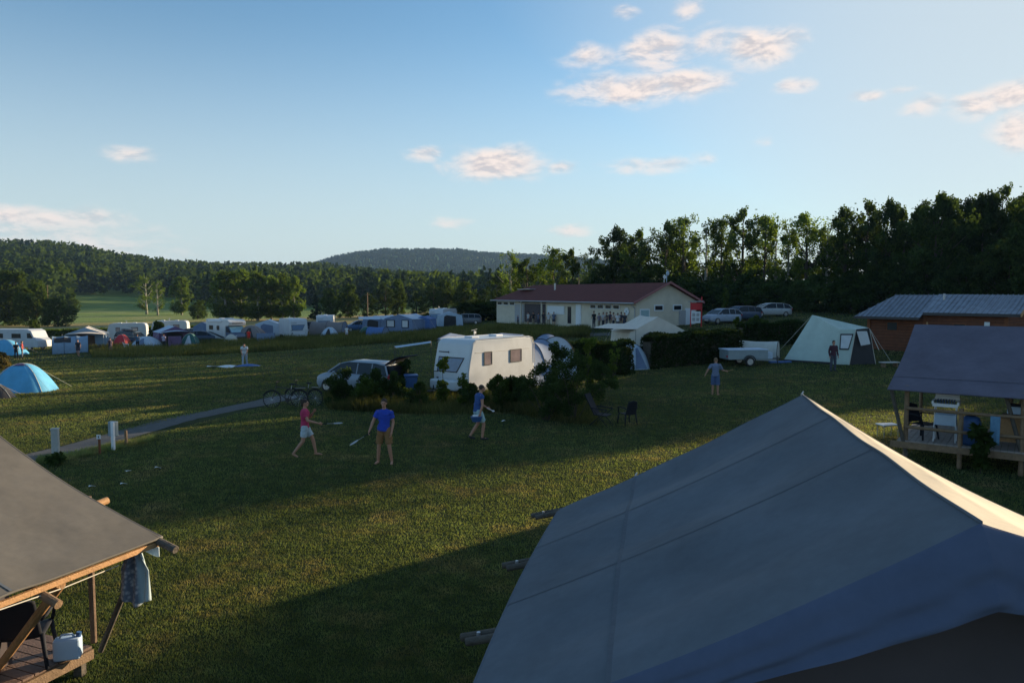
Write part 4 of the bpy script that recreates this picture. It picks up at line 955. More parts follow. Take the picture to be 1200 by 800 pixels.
def caravan(Ln, W, Ht, base, label, group=None, windows=((.28, .55, .62), (.70, .85, .62)), front=True, body='white_paint', name='caravan', detail=True):
    """x = 0 is the front (drawbar) end, body runs along +x; camera side is -y"""
    r = empty(name, (0, 0, 0), 0, label, 'caravan', group)
    z0, z1 = base, base+Ht
    prof = [(.10, z0), (.0, z0+.25), (.0, z0+.75), (.10, z0+1.25), (.30, z1-.18), (.50, z1-.03), (.8, z1), (Ln-.5, z1), (Ln-.18, z1-.08), (Ln-.04, z1-.35), (Ln, z0+.9), (Ln-.02, z0+.2), (Ln-.12, z0)]
    mb = MB(); n = len(prof)
    mb.add([(x, -W/2, z) for x, z in prof]+[(x, W/2, z) for x, z in prof], [tuple(range(n)), tuple(range(2*n-1, n-1, -1))]+[(i, n+i, n+(i+1) % n, (i+1) % n) for i in range(n)])
    b = mb.build('body', M[body], r, bevel=.075, smooth=False)
    # edge trim, waist line and skirt
    mb = MB(); e = .012
    for sy in (-1, 1):
        P = [(x, sy*(W/2+e), z) for x, z in prof]; mb.tube(P[4:11], .018, 6)
    mb.build('edge_trim', M['metal'], r)
    mb = MB(); mb.box((Ln/2+.05, -W/2-.006, z0+.62*Ht+.25), (Ln-.9, .012, .025)); mb.build('trim_strip', M['metal'], r)
    mb = MB(); mb.box((Ln/2, -W/2+.02, z0-.02), (Ln-.4, .05, .18)); mb.box((Ln/2, W/2-.02, z0-.02), (Ln-.4, .05, .18)); mb.build('skirt', M['board_grey'], r)
    for (u, wd, ht) in windows: window(r, (Ln*u, -W/2-.001, z0+Ht*.60), wd, ht, M['caravan_glass'], M['dark_metal'])
    if front:
        # front window, tapering downward on the kerb side
        def fp(y, z, o):
            xx = np.interp(z, [z0+.25, z0+.75, z0+1.25, z1-.18], [.0, .0, .10, .30]); return Vector((xx-o, y, z))
        pts = [(-.72, z0+1.36), (.80, z0+1.36), (.80, z0+.78), (-.40, z0+.78)]; pts = [(y*W/2.2, z) for y, z in pts]
        mb = MB(); q = [fp(y*1.06, z0+1.07+(z-z0-1.07)*1.14, .012) for y, z in pts]; mb.add(q+[p+Vector((-.02, 0, 0)) for p in q], [(0, 1, 2, 3), (4, 5, 6, 7), (0, 1, 5, 4), (1, 2, 6, 5), (2, 3, 7, 6), (3, 0, 4, 7)]); f = mb.build('front_window', M['dark_metal'], r, bevel=.01)
        mb = MB(); mb.add([fp(y, z, .036) for y, z in pts], [(0, 1, 2, 3)]); mb.build('pane', M['front_glass'], f)
        mb = MB()
        for k in range(9): mb.box(fp(W*.12+k*.075, z0+1.62, .022), (.012, .045, .05 if k else .09))
        mb.build('lettering', M['dark_metal'], r)
        for sy in (-1, 1):
            mb = MB(); mb.box(fp(sy*W*.36, z0+.36, .03), (.05, .1, .22)); mb.build('corner_lamp', M['dark_metal'], r, bevel=.01)
            mb = MB(); mb.tube([fp(sy*W*.40-.12, z0+.72, .05), fp(sy*W*.40+.12, z0+.72, .05)], .018, 6); mb.build('grab_handle', M['dark_metal'], r)
        mb = MB(); mb.box((-.30, 0, z0+.2), (.45, W*.75, .45)); mb.build('gas_locker', M[body], r, bevel=.08, smooth=False)
    mb = MB()
    for s in (-1, 1): mb.tube([(.6, s*.6, z0-.05), (-1.2, 0, z0)], .035, 8)
    mb.tube([(-1.1, 0, z0), (-1.45, 0, z0+.02)], .045, 8); mb.build('drawbar', M['dark_metal'], r)
    mb = MB(); mb.tube([(-1.05, 0, 0), (-1.05, 0, z0+.25)], .03, 8); mb.tube([(-1.05, -.04, .1), (-1.05, .04, .1)], .1, 12); mb.build('jockey_wheel', M['dark_metal'], r)
    for s in (-1, 1):
        wheel(r, (Ln*.55, s*(W/2-.14), .32), .32, .2)
        mb = MB(); mb.tube([(Ln-.5, s*W*.36, z0), (Ln-.35, s*W*.38, 0)], .022, 6); mb.tube([(.5, s*W*.36, z0), (.35, s*W*.38, 0)], .022, 6); mb.build('corner_steady', M['dark_metal'], r)
        mb = MB(); P = [(Ln*.55+.42*math.cos(a), s*(W/2+.008), .36+.4*math.sin(a)) for a in np.linspace(0, math.pi, 9)]; mb.tube(P, .02, 6); mb.build('wheel_arch', M['board_grey'], r)
    for (x, y) in ((Ln*.3, 0), (Ln*.68, .1)):
        mb = MB(); mb.box((x, y, z1+.04), (.5, .5, .09)); mb.build('roof_hatch', M['white_plastic'], r, bevel=.03)
    mb = MB(); mb.tube([(Ln*.45, .5, z1), (Ln*.45, .5, z1+.3)], .015, 6); mb.tube([(Ln*.45-.2, .5, z1+.3), (Ln*.45+.2, .5, z1+.36)], .012, 6); mb.box((Ln*.45+.05, .5, z1+.2), (.15, .03, .12)); mb.build('aerial', M['metal'], r)
    return r
# main caravan in the sun
corner = gy(548, 32.0)
car1 = caravan(4.75, 2.2, 2.22, .38, 'white caravan with sunlit side parked behind shrubs beside a blue awning')
th = R(50); Ld = Vector((math.cos(th), math.sin(th), 0)); Wd = Vector((-math.sin(th), math.cos(th), 0))
car1.location = corner + Wd*1.1; car1.location.z = corner.z; car1.rotation_euler.z = th
def fromcar(x, y, z): return corner + Wd*1.1 + Ld*x + Wd*y + Vector((0, 0, z))

def car(label, rgb, Ln=4.3, W=1.75, Ht=1.48, kind='hatch', group=None, tailgate_open=False, loc=(0, 0, 0), rz=0.0, extra=None):
    """front at +x"""
    r = empty('parked_car', loc, rz, label, 'car', group)
    if kind == 'estate': top = [(-.49, .93), (-.44, 1.36), (-.30, 1.46), (.05, 1.48), (.16, 1.38), (.30, .98)]
    elif kind == 'suv': top = [(-.49, 1.05), (-.45, 1.55), (-.35, 1.68), (.08, 1.70), (.18, 1.58), (.28, 1.12)]
    else: top = [(-.48, .95), (-.40, 1.33), (-.28, 1.45), (.03, 1.48), (.15, 1.36), (.31, .96)]
    k = Ht/(1.7 if kind == 'suv' else 1.48)
    belt = lambda u: np.interp(u, [-.5, -.49, .3, .42, .49, .5], [.55, .95, .98, .86, .72, .5])*k
    halfw = lambda u: W/2*np.interp(abs(u), [0, .35, .45, .5], [1, .99, .93, .72])
    bot = lambda u: .22+.08*(abs(u) > .47)
    st = [-.5, -.49, -.46, -.4, -.3, -.15, 0, .15, .28, .34, .4, .45, .48, .5]; rings = []
    for u in st:
        w, b, h = halfw(u), bot(u), belt(u); x = u*Ln
        rings.append([Vector(q) for q in ((x, -w*.9, b), (x, -w, b+.12), (x, -w, b+(h-b)*.6), (x, -w*.95, h-.04), (x, -w*.8, h), (x, w*.8, h), (x, w*.95, h-.04), (x, w, b+(h-b)*.6), (x, w, b+.12), (x, w*.9, b))])
    mb = MB(); mb.loft(rings); o = mb.build('body', M['thing_paint'], r, smooth=True); paint(o, rgb)
    # greenhouse: glass block with roof and pillars
    tp = [(u*Ln, z*k) for u, z in top]; g = MB(); ins = lambda z: W/2*(.93-.20*(z/k-.95)/.5)
    cs = [[Vector((x, s*ins(z), z)) for x, z in tp] for s in (-1, 1)]; n = len(tp)
    g.add(cs[0]+cs[1], [tuple(range(n)), tuple(range(2*n-1, n-1, -1))]+[(i, n+i, n+i+1, i+1) for i in range(n-1)]); g.build('windows', M['glass'], r)
    rf = MB(); rp = tp[1:5]; rf.loft([[Vector((x, -ins(z)*1.0, z-.03)), Vector((x, -ins(z)*.9, z+.03)), Vector((x, 0, z+.045)), Vector((x, ins(z)*.9, z+.03)), Vector((x, ins(z), z-.03))] for x, z in rp[0:4]]); o = rf.build('roof', M['thing_paint'], r, smooth=True); paint(o, rgb)
    def pillar(P, rr_): b_ = MB(); b_.tube(P, rr_, 6); q_ = b_.build('pillar', M['thing_paint'], r); paint(q_, rgb)
    for s in (-1, 1):
        for (a, b) in ((tp[5], tp[4]), (tp[0], tp[1])): pillar([(a[0], s*ins(a[1])*1.01, a[1]), (b[0], s*ins(b[1])*1.01, b[1])], .04)
        for u in (-.08, -.27): pillar([(u*Ln, s*(ins(.97*k)+.005), .95*k), (u*Ln, s*(ins(1.43*k)+.005), 1.43*k)], .028)
    for s in (-1, 1):
        for u in (-.31, .32): wheel(r, (u*Ln, s*(W/2-.1), .31), .31, .2)
        mb = MB(); mb.ell((.455*Ln, s*W*.36, .66*k), (.12, .14, .07)); mb.build('headlight', M['window_film'], r, smooth=True)
        mb = MB(); mb.box((-.485*Ln, s*W*.41, .88*k), (.06, .14, .22)); mb.build('tail_light', M['red'], r, bevel=.02)
        mb = MB(); mb.ell((.2*Ln, s*(W/2+.07), 1.0*k), (.06, .09, .06)); o = mb.build('mirror', M['thing_paint'], r, smooth=True); paint(o, rgb)
        for u in (-.2, .04): mb = MB(); mb.box((u*Ln, s*(W/2+.0), .82*k), (.14, .03, .025)); mb.build('door_handle', M['dark_metal'], r)
    mb = MB(); mb.box((.5*Ln-.03, 0, .42), (.06, W*.6, .12)); mb.build('grille', M['dark_metal'], r); mb = MB(); mb.box((.5*Ln+.0, 0, .38), (.02, .5, .1)); mb.build('number_plate', M['white_plastic'], r)
    if tailgate_open:
        hx, hz = -.42*Ln, 1.42*k; mb = MB()
        def gate(a, b): return Vector((hx-1.05*b, (a-.5)*1.25*(1-.12*b), hz+.34*b+.16*math.sin(b*2.6)))
        mb.grid(gate, 8, 8); o = mb.build('tailgate', M['black_plastic'], r, smooth=True, solid=.05)
        mb = MB(); mb.box((hx+.02-.3, 0, .98), (.5, 1.2, .75)); mb.build('boot_opening', M['black_plastic'], r, bevel=.05)
        for s in (-1, 1): mb = MB(); mb.tube([(hx-.1, s*.55, 1.0), (hx-.55, s*.55, hz+.2)], .014, 6); mb.build('gas_strut', M['metal'], r)
    return r
SILV = (.26, .31, .38)
cg = gp(415, 468); cg = gy(422, 34.5)
car('silver estate car with its tailgate raised behind the shrubs', SILV, 4.3, kind='estate', tailgate_open=True, loc=cg, rz=R(155))
# cars by the building
car('pale silver hatchback, left one of the two cars by the red roofed building', (.3, .36, .46), 3.9, loc=gy(846, 72.5), rz=R(205), group='cars parked beside the building')
car('dark estate car parked close behind the silver hatchback', (.06, .09, .15), 4.5, kind='estate', loc=gy(868, 75.5), rz=R(205), group='cars parked beside the building')
car('white car mostly hidden behind the bush, right of the dark estate', (.42, .44, .46), 4.6, loc=gy(902, 80), rz=R(190), group='cars parked beside the building')

# motorhome with overcab, built like a caravan on a cab chassis
def motorhome(loc, rz, label):
    r = empty('motorhome', loc, rz, label, 'motorhome')
    prof = [(0, .5), (0, 2.75), (.15, 2.9), (4.6, 2.9), (5.0, 2.82), (5.35, 2.55), (5.2, 2.15), (4.4, 2.05), (4.3, .5)]; n = len(prof); W = 2.25
    mb = MB(); mb.add([(x, -W/2, z) for x, z in prof]+[(x, W/2, z) for x, z in prof], [tuple(range(n)), tuple(range(2*n-1, n-1, -1))]+[(i, n+i, n+(i+1) % n, (i+1) % n) for i in range(n)]); mb.build('body', M['white_paint'], r, bevel=.05)
    cabp = [(4.28, .4), (4.28, 2.04), (4.85, 2.04), (5.45, 1.35), (6.1, 1.12), (6.25, .8), (6.22, .4)]; n = len(cabp)
    mb = MB(); mb.add([(x, -1.0, z) for x, z in cabp]+[(x, 1.0, z) for x, z in cabp], [tuple(range(n)), tuple(range(2*n-1, n-1, -1))]+[(i, n+i, n+(i+1) % n, (i+1) % n) for i in range(n)]); mb.build('cab', M['board_navy'], r, bevel=.06)
    mb = MB(); mb.add([(4.9, -.9, 2.02), (4.9, .9, 2.02), (5.5, .92, 1.36), (5.5, -.92, 1.36)], [(0, 1, 2, 3)]); mb.build('windscreen', M['sky_glass'], r, solid=.02)
    for s in (-1, 1):
        mb = MB(); y = s*1.012; mb.add([(4.45, y, 1.95), (4.85, y, 1.95), (5.35, y, 1.35), (4.45, y, 1.35)], [(0, 1, 2, 3)]); mb.build('cab_window', M['glass'], r, solid=.01)
        mb = MB(); mb.ell((6.1, s*.75, .9), (.12, .2, .1)); mb.build('headlight', M['window_film'], r, smooth=True)
        mb = MB(); mb.box((5.2, s*1.2, 1.5), (.1, .15, .3)); mb.build('mirror', M['dark_metal'], r)
        for x in (.95, 5.45): wheel(r, (x, s*.92, .36), .36, .22)
        for x, wd in ((1.2, .9), (2.8, .6)): window(r, (x, s*(W/2+.001), 1.85), wd, .55, M['glass'], M['dark_metal'], (0, s, 0))
        mb = MB(); mb.add([(.4, s*(W/2+.006), 1.35), (1.0, s*(W/2+.006), 1.35), (4.2, s*(W/2+.006), .75), (4.2, s*(W/2+.006), .62), (3.6, s*(W/2+.006), .62)], [(0, 1, 2, 3, 4)]); mb.build('side_stripe', M['dark_metal'], r)
    mb = MB(); mb.box((5.28, 0, 2.5), (.1, 1.4, .25), ry=-.35); mb.build('overcab_window', M['dark_metal'], r, bevel=.02)
    mb = MB(); mb.box((6.24, 0, .72), (.06, 1.2, .2)); mb.build('grille', M['dark_metal'], r)
    mb = MB(); mb.box((2.2, -W/2-.07, 2.68), (3.0, .14, .16)); mb.build('awning_cassette', M['white_plastic'], r, bevel=.02)
    mb = MB(); mb.box((3.5, 0, 2.97), (.8, .8, .12)); mb.box((1.5, .2, 2.96), (.5, .5, .1)); mb.build('roof_hatch', M['white_plastic'], r, bevel=.03)
    return r
M['board_navy'] = mat('board_navy', (.08, .12, .2), .4, .1, 4, coat=.3)
M['sky_glass'] = mat('sky_glass', (.25, .45, .55), .1, .1, 3, spec=.8)
motorhome(gy(251, 92)-Vector((0, 0, 0)), R(-38), 'white motorhome with overcab and dark cab among the far pitches')

# ---------------------------------------------------------------- soft tents
def tube_arc(mb, P, r=.012): mb.tube(P, r, 6)
def dome_tent(name, loc, rz, a, b, h, m, label, group=None, door='dark_canvas', poles='rope', cat='tent', porch=0, vent=None, guys=True):
    r = empty(name, loc, rz, label, cat, group)
    def S(th, ph):         # th around, ph 0 base .. 1 top
        c, s = math.cos(th), math.sin(th); k = (abs(c)**3+abs(s)**3)**(-1/3); rad = max(0, 1-ph)**.8
        z = h*(1-max(0, 1-ph)**1.75)
        crease = 1-.11*(1-abs(math.sin(2*th)))*math.sin(math.pi*min(1, ph*1.1))
        dz = .012*math.sin(th*16)*math.sin(math.pi*ph)
        return Vector((a*c*k*rad*crease, b*s*k*rad*crease, z+dz))
    mb = MB(); mb.grid(lambda u, v: S(u*2*math.pi, v), 48, 14); mb.build('flysheet', M[m], r, smooth=True)
    for k in (0, 1):
        mb = MB(); P = [S(math.pi/4+k*math.pi/2, v)*1.012 for v in np.linspace(0, 1, 12)]+[S(math.pi/4+k*math.pi/2+math.pi, v)*1.012 for v in np.linspace(1, 0, 12)]; mb.tube(P, .014, 6); mb.build('pole', M[poles], r, smooth=True)
    mb = MB()
    if door:
        mb.grid(lambda u, v: S(-math.pi/2+(u-.5)*.75*(1-.55*v), .02+v*.62)*1.018, 10, 8); mb.build('door', M[door], r, smooth=True)
    if vent:
        mb = MB(); mb.grid(lambda u, v: S(-math.pi/2+(u-.5)*1.2, .78+v*.16)*1.02, 10, 4); mb.build('vent', M[vent], r, smooth=True)
    if guys:
        mb = MB()
        for q in (.8, 2.4, 3.9, 5.5):
            p = S(q, .6); e = S(q, 0)*1.5; mb.tube([p, Vector((e.x, e.y, 0))], .006, 4)
        mb.build('guy_line', M['rope'], r)
    return r
def put(px, py): return gp(px, py)
dome_tent('dome_tent', gp(27, 458), R(14), 1.45, 1.2, 1.36, 'sky_canvas', 'bright turquoise blue dome tent on the lawn at the left edge', door=None, vent='purple_canvas')
dome_tent('dome_tent', gp(-6, 466), R(30), .8, .7, .62, 'dark_canvas', 'dark low tent corner just left of the turquoise dome tent', door=None)
dome_tent('dome_tent', gp(741, 431), R(20), 1.0, 1.1, 1.45, 'pale_canvas', 'small white and grey dome tent in the gap between two hedges', door='slate_canvas', poles='black_plastic')
# blue awning behind the caravan with its big round arch
def tunnel(name, loc, rz, W, Ln, h, m, label, hoops=3, open_front=False, front='slate_canvas', taper=0.0, win=None, group=None, cat='tent', hoop_m='black_plastic', sag=.05):
    r = empty(name, loc, rz, label, cat, group)
    def S(u, v):
        k = 1-taper*v; an = math.pi*u; s = 1-sag*abs(math.sin(math.pi*v*(hoops-1)))
        return Vector((-W/2*k*math.cos(an)*(abs(math.sin(an))**.0 if True else 1), Ln*v, h*k*s*math.sin(an)**.75 if 0 < u < 1 else 0))
    mb = MB(); mb.grid(S, 24, 24); mb.build('flysheet', M[m], r, smooth=True)
    for k in range(hoops):
        mb = MB(); mb.tube([S(u, k/(hoops-1))*1.01 for u in np.linspace(0.001, .999, 22)], .018, 6); mb.build('hoop', M[hoop_m], r, smooth=True)
    for v, mm in ((0, front), (1, m)):
        if v == 0 and open_front: continue
        mb = MB(); P = [S(u, v) for u in np.linspace(0, 1, 24)]; c = Vector((0, Ln*v, h*.4)); P2 = [p + Vector((0, .02 if v == 0 else -.02, 0)) for p in P]
        mb.add(P2+[c], [(i, (i+1) % 24, 24) for i in range(24)]); mb.build('end_panel', M[mm], r)
    if win:
        for vv in win:
            mb = MB(); mb.grid(lambda a, b: S(.80-.18*b, vv+.16*(a-.5)*1.5)*1.012, 8, 6); mb.build('window', M['dark_canvas'], r)
    return r
tunnel('awning', fromcar(4.72, .25, 0), th-math.pi/2, 2.5, 2.3, 2.25, 'slate_canvas', 'slate blue awning joined to the back of the sunlit caravan', hoops=3, front='slate_canvas', cat='awning')
tunnel('tunnel_tent', gy(652, 38.5), R(8), 2.3, 2.6, 2.3, 'slate_canvas', 'dark tent with a round black hoop right of the caravan awning', hoops=2, front='pale_canvas')
# tarpaulins behind the caravan roof
def tarp(name, pts, m, label, sag=.1, pole_h=True, cat='tarpaulin', group=None, nose=None):
    P = [Vector(p) for p in pts]; c = sum(P, Vector())/len(P); g = H(c.x, c.y); r = empty(name, (c.x, c.y, g), 0, label, cat, group); O = Vector(r.location)
    def S(u, v):
        p = P[0]*(1-u)*(1-v)+P[1]*u*(1-v)+P[2]*u*v+P[3]*(1-u)*v
        return p-O-Vector((0, 0, sag*math.sin(math.pi*u)*math.sin(math.pi*v)))
    mb = MB(); mb.grid(S, 14, 14); mb.build('sheet', M[m], r, smooth=True, solid=.006)
    if pole_h:
        for p in P: mb = MB(); q = p-O; mb.tube([(q.x, q.y, H(p.x, p.y)-g), q], .012, 6); mb.build('pole', M['dark_metal'], r)
    return r
tarp('sun_canopy', [at(512, 397, Y=36), at(527, 390, Y=37.5), at(556, 395, Y=38.5), at(546, 400, Y=36.5)], 'slate_canvas', 'pale blue grey canopy peeping over the front of the sunlit caravan roof')
tarp('sun_canopy', [at(562, 396, Y=37), at(587, 390, Y=39), at(614, 392, Y=39.5), at(598, 398, Y=37.5)], 'slate_canvas', 'pale canopy showing over the back half of the sunlit caravan roof')
tarp('sun_sail', [at(462, 405.5, Y=35), at(505, 399.5, Y=34.2), at(505, 401.5, Y=34.0), at(464, 407.5, Y=34.8)], 'pale_canvas', 'narrow pale awning strip stretched from caravan to the silver car', sag=.02)

# beige frame tent with a flat canopy, before the building
def frame_tent(name, loc, rz, W, D, wall, ridge, m, label, roof_m=None, canopy=0, door='dark_canvas', group=None, windows=(), cat='tent', canopy_m=None, ridge_in=.0, guys=True):
    """gable faces -y; ridge along y"""
    r = empty(name, loc, rz, label, cat, group); g = Vector((0, 0, 0))
    mb = MB(); a = W/2
    def wallp(pts, nm='wall', mm=m): b = MB(); b.add(pts, [tuple(range(len(pts)))]); return b.build(nm, M[mm], r)
    front = [Vector(q) for q in ((-a, 0, 0), (a, 0, 0), (a*.92, .08, wall), (0, .15+ridge_in, ridge), (-a*.92, .08, wall))]; back = [Vector((p.x, D-p.y, p.z)) for p in front]
    wallp(front); wallp(back); wallp([front[0], front[4], back[4], back[0]]); wallp([front[1], front[2], back[2], back[1]])
    for s in (2, 4):
        def S(u, v, s=s):
            e0, e1, r0, r1 = front[s], back[s], front[3], back[3]; o = Vector((.1 if s == 2 else -.1, 0, -.04))
            p = (e0+o).lerp(e1+o, u).lerp(r0.lerp(r1, u), v); return p+Vector((0, 0, .02-.06*math.sin(math.pi*u)*(.3+.7*v)-.05*math.sin(math.pi*v)))
        b = MB(); b.grid(S, 12, 10); b.build('roof', M[roof_m or m], r, smooth=True)
    if door:
        b = MB(); b.add([(-a*.55, -.02, .0), (a*.45, -.02, 0), (a*.42, .05, wall*.9), (-a*.3, .06, wall*1.02), (-a*.5, .05, wall*.9)], [(0, 1, 2, 3, 4)]); b.build('door', M[door], r)
    for (x, z, wd, ht) in windows:
        b = MB(); b.box((x, .02, z), (wd, .06, ht)); w_ = b.build('window', M['dark_canvas'], r); b = MB(); b.box((x, -.012, z), (wd*.8, .02, ht*.8)); b.build('pane', M['window_film'], w_)
    if canopy:
        def S(u, v): return front[4].lerp(front[2], u)*(1) + Vector((0, -canopy*v-.1, .0+.08*v-.08*math.sin(math.pi*v))) + Vector((0, 0, (ridge-wall)*.35*math.sin(math.pi*u)*(1-v*.5)))
        b = MB(); b.grid(S, 12, 8); b.build('canopy', M[canopy_m or roof_m or m], r, smooth=True)
        for sx in (-.9, .9): b = MB(); b.tube([(sx*a, -canopy, 0), (sx*a, -canopy-.05, wall+.1)], .018, 6); b.build('pole', M['metal'], r)
    if guys:
        b = MB()
        for sx in (-1, 1):
            for y in (.1, D-.1): b.tube([(sx*a*.95, y, wall), (sx*(a+.9), y, 0)], .008, 4)
        b.build('guy_line', M['rope'], r)
    return r
cb = gy(773, 47.5)
frame_tent('frame_tent', cb, R(12), 4.4, 3.6, 1.75, 2.75, 'cream_canvas', 'large cream frame tent with open door before the red roofed building', door='dark_canvas', windows=())
tarp('sun_canopy', [at(695, 384, Y=47), at(712, 379, Y=50), at(757, 379, Y=50), at(745, 386, Y=47)], 'cream_canvas', 'flat cream canopy joined to the left side of the frame tent', sag=.04)
# big sage tent: a high rear peak sloping down to a framed front porch
def sage_tent():
    D = 44.5; g = gy(975, D); r = empty('bell_shaped_tent', g, 0, 'large pale sage pointed tent with lit porch window near the timber cabin', 'tent'); O = Vector(g)
    def P(px, py, dy=0.0): return at(px, py, Y=D+dy)-O
    def grd(px, dy): q = gy(px, D+dy); return q-O
    pk = P(952, 369, .8); rf = P(1018, 384, -.4); bl = grd(919, .6); bm_ = grd(976, -1.1); br = grd(997, -1.5); bk = grd(1000, 2.6); bk2 = grd(945, 3.0)
    shl = P(984, 386, -1.0); fr = P(1003, 386, -1.4)
    def face(a, b, c, d, nm, mm, k=.15):
        mb = MB()
        def S(u, v):
            p = a*(1-u)*(1-v)+b*u*(1-v)+c*u*v+d*(1-u)*v; return p-Vector((0, 0, k*math.sin(math.pi*u)*math.sin(math.pi*v)))
        mb.grid(S, 12, 12); return mb.build(nm, M[mm], r, smooth=True)
    face(bl, bm_, shl, pk, 'wall', 'sage_canvas', .12); face(bm_, br, fr, shl, 'front_wall', 'sage_canvas', 0); face(shl, fr, rf, pk, 'roof', 'sage_canvas', .22)
    face(pk, rf, bk, bk2, 'wall', 'sage_canvas', .1); face(bl, bk2, pk, pk, 'wall', 'sage_canvas', .0)
    q = [bm_.lerp(br, .25).lerp(shl.lerp(fr, .25), .42), bm_.lerp(br, .8).lerp(shl.lerp(fr, .8), .42), bm_.lerp(br, .9).lerp(shl.lerp(fr, .9), .88), bm_.lerp(br, .1).lerp(shl.lerp(fr, .1), .88)]
    o = Vector((-.01, -.03, 0)); mb = MB(); mb.add([p+o for p in q], [(0, 1, 2, 3)]); w_ = mb.build('window', M['dark_canvas'], r); c = sum(q, Vector())/4; mb = MB(); mb.add([c+(p-c)*.82+o*2 for p in q], [(0, 1, 2, 3)]); mb.build('pane', M['window_film'], w_)
    # open porch: side panel with window, poles
    e1 = grd(1028, -1.3); t1 = P(1019, 385, -1.2); mb = MB(); mb.add([fr+Vector((0, 0, 0)), t1, e1, br+Vector((0, 0, 0))], [(0, 1, 2, 3)]); mb.build('porch_inside', M['dark_canvas'], r, solid=.02)
    qq = [P(1004, 388, -1.6), P(1016, 388, -1.5), P(1020, 403, -1.5), P(1009, 405, -1.6)]; mb = MB(); mb.add(qq, [(0, 1, 2, 3)]); mb.build('window', M['window_film'], r, solid=.01)
    for a, b in ((fr, br), (t1, e1), (t1, P(1030, 410, -1.9))): mb = MB(); mb.tube([a, b], .02, 6); mb.build('pole', M['rope'], r)
    mb = MB(); mb.tube([t1, grd(1048, -1.5)], .01, 5); mb.tube([pk, grd(905, 1.5)], .01, 5); mb.build('guy_line', M['rope'], r)
    mb = MB(); mb.add([bl+Vector((0, -.03, 0)), bm_+Vector((0, -.03, 0)), bm_+Vector((0, -.03, .12)), bl+Vector((0, -.03, .12))], [(0, 1, 2, 3)]); mb.build('mud_flap', M['dark_canvas'], r)
sage_tent()
# box trailer with cover and small tent behind it
def trailer():
    th = R(8); r = empty('box_trailer', gp(871, 428), th, 'pale box trailer with a flat lid parked beside the small beige tent', 'trailer')
    mb = MB(); mb.box((0, 0, .68), (2.5, 1.3, .55)); mb.build('box', M['sage_paint'], r, bevel=.03)
    mb = MB(); mb.box((-.02, 0, .98), (2.56, 1.36, .07)); mb.build('lid', M['pale_canvas'], r, bevel=.02)
    mb = MB(); mb.box((1.42, 0, .62), (.35, 1.1, .4)); mb.build('front_box', M['pale_canvas'], r, bevel=.03)
    for s in (-1, 1):
        wheel(r, (.05, s*.72, .29), .29, .17); mb = MB(); mb.tube([(.05+.38*math.cos(a), s*.74, .3+.36*math.sin(a)) for a in np.linspace(.1, math.pi-.1, 8)], .035, 6); mb.build('mudguard', M['dark_metal'], r)
    mb = MB(); mb.tube([(1.2, 0, .4), (2.4, 0, .4)], .04, 8); mb.tube([(2.2, 0, 0), (2.2, 0, .55)], .03, 8); mb.build('drawbar', M['dark_metal'], r)
    mb = MB(); mb.box((-1.27, -.5, .6), (.03, .18, .1)); mb.build('tail_light', M['red'], r)
M['sage_paint'] = mat('sage_paint', (.25, .31, .34), .5, .08, 4)
trailer()
tunnel('tunnel_tent', gp(912, 422)+Vector((0, 0, 0)), R(62), 1.5, 2.4, 1.2, 'beige_canvas', 'small beige tent with blue groundsheet edge behind the trailer', hoops=2, front='beige_canvas')
mb = MB(); p = gp(914, 425); mb.box(p+Vector((0, 0, .05)), (1.4, .3, .12), R(10)); o = mb.build('groundsheet', M['blue_canvas'], bevel=.03); tag(o, 'folded blue groundsheet at the foot of the small beige tent', 'groundsheet')
mb = MB(); p = gp(1042, 430); o = empty('low_bench', p, .2, 'low grey wooden bench on the grass below the timber cabin', 'bench')
mb.box((0, 0, .28), (1.1, .4, .05)); mb.build('seat', M['concrete'], o); 
for s in (-.4, .4): mb = MB(); mb.box((s, 0, .13), (.06, .34, .26)); mb.build('leg', M['wood'], o)

# ---------------------------------------------------------------- far pitches
frame_tent('house_tent', gy(99, 86), R(25), 4.6, 4.2, 1.75, 2.55, 'mid_canvas', 'big blue and cream house tent with open brown porch on the far left', roof_m='cream_canvas', canopy=2.2, canopy_m='cream_canvas', door='brown_canvas')
tunnel('tunnel_tent', gy(60, 80), R(-60), 2.8, 3.4, 1.9, 'mid_canvas', 'grey-blue tunnel tent with dark windows left of the house tent', hoops=4, win=(.18, .4), front='slate_canvas')
dome_tent('dome_tent', gy(4, 80), R(10), 2.3, 1.5, 1.7, 'sky_canvas', 'blue tent cut by the left edge, before the white van', door=None)
dome_tent('dome_tent', gy(171, 84), R(-10), 1.9, 1.4, 1.35, 'pale_canvas', 'small grey dome tent in front of the car with loaded roof', door='slate_canvas')
dome_tent('dome_tent', gy(142, 88), R(0), 1.1, 1.1, 1.5, 'red', 'small red tent beside the house tent canopy', door=None, guys=False)
frame_tent('frame_tent', gy(205, 86), R(35), 3.8, 4.2, 1.6, 2.3, 'purple_canvas', 'white roofed tent with purple windbreak far away', roof_m='pale_canvas', canopy=1.6, canopy_m='pale_canvas')
dome_tent('dome_tent', gy(222, 84), R(10), 1.2, 1.1, 1.5, 'green_canvas', 'small dark green tent right of the white roofed tent', door='window_film')
frame_tent('frame_tent', gy(236, 96), R(0), 2.5, 2.5, 1.8, 2.4, 'slate_canvas', 'dark blue tent standing left of the motorhome', door=None)
dome_tent('dome_tent', gy(294, 90), R(5), 2.2, 1.8, 1.9, 'grey_canvas', 'grey brown dome tent right of the motorhome', door='dark_canvas')
frame_tent('caravan_awning', gy(313, 92), R(10), 3.2, 2.6, 1.9, 2.45, 'pale_canvas', 'white awning joined to the left of the far caravan', cat='awning', door='slate_canvas')
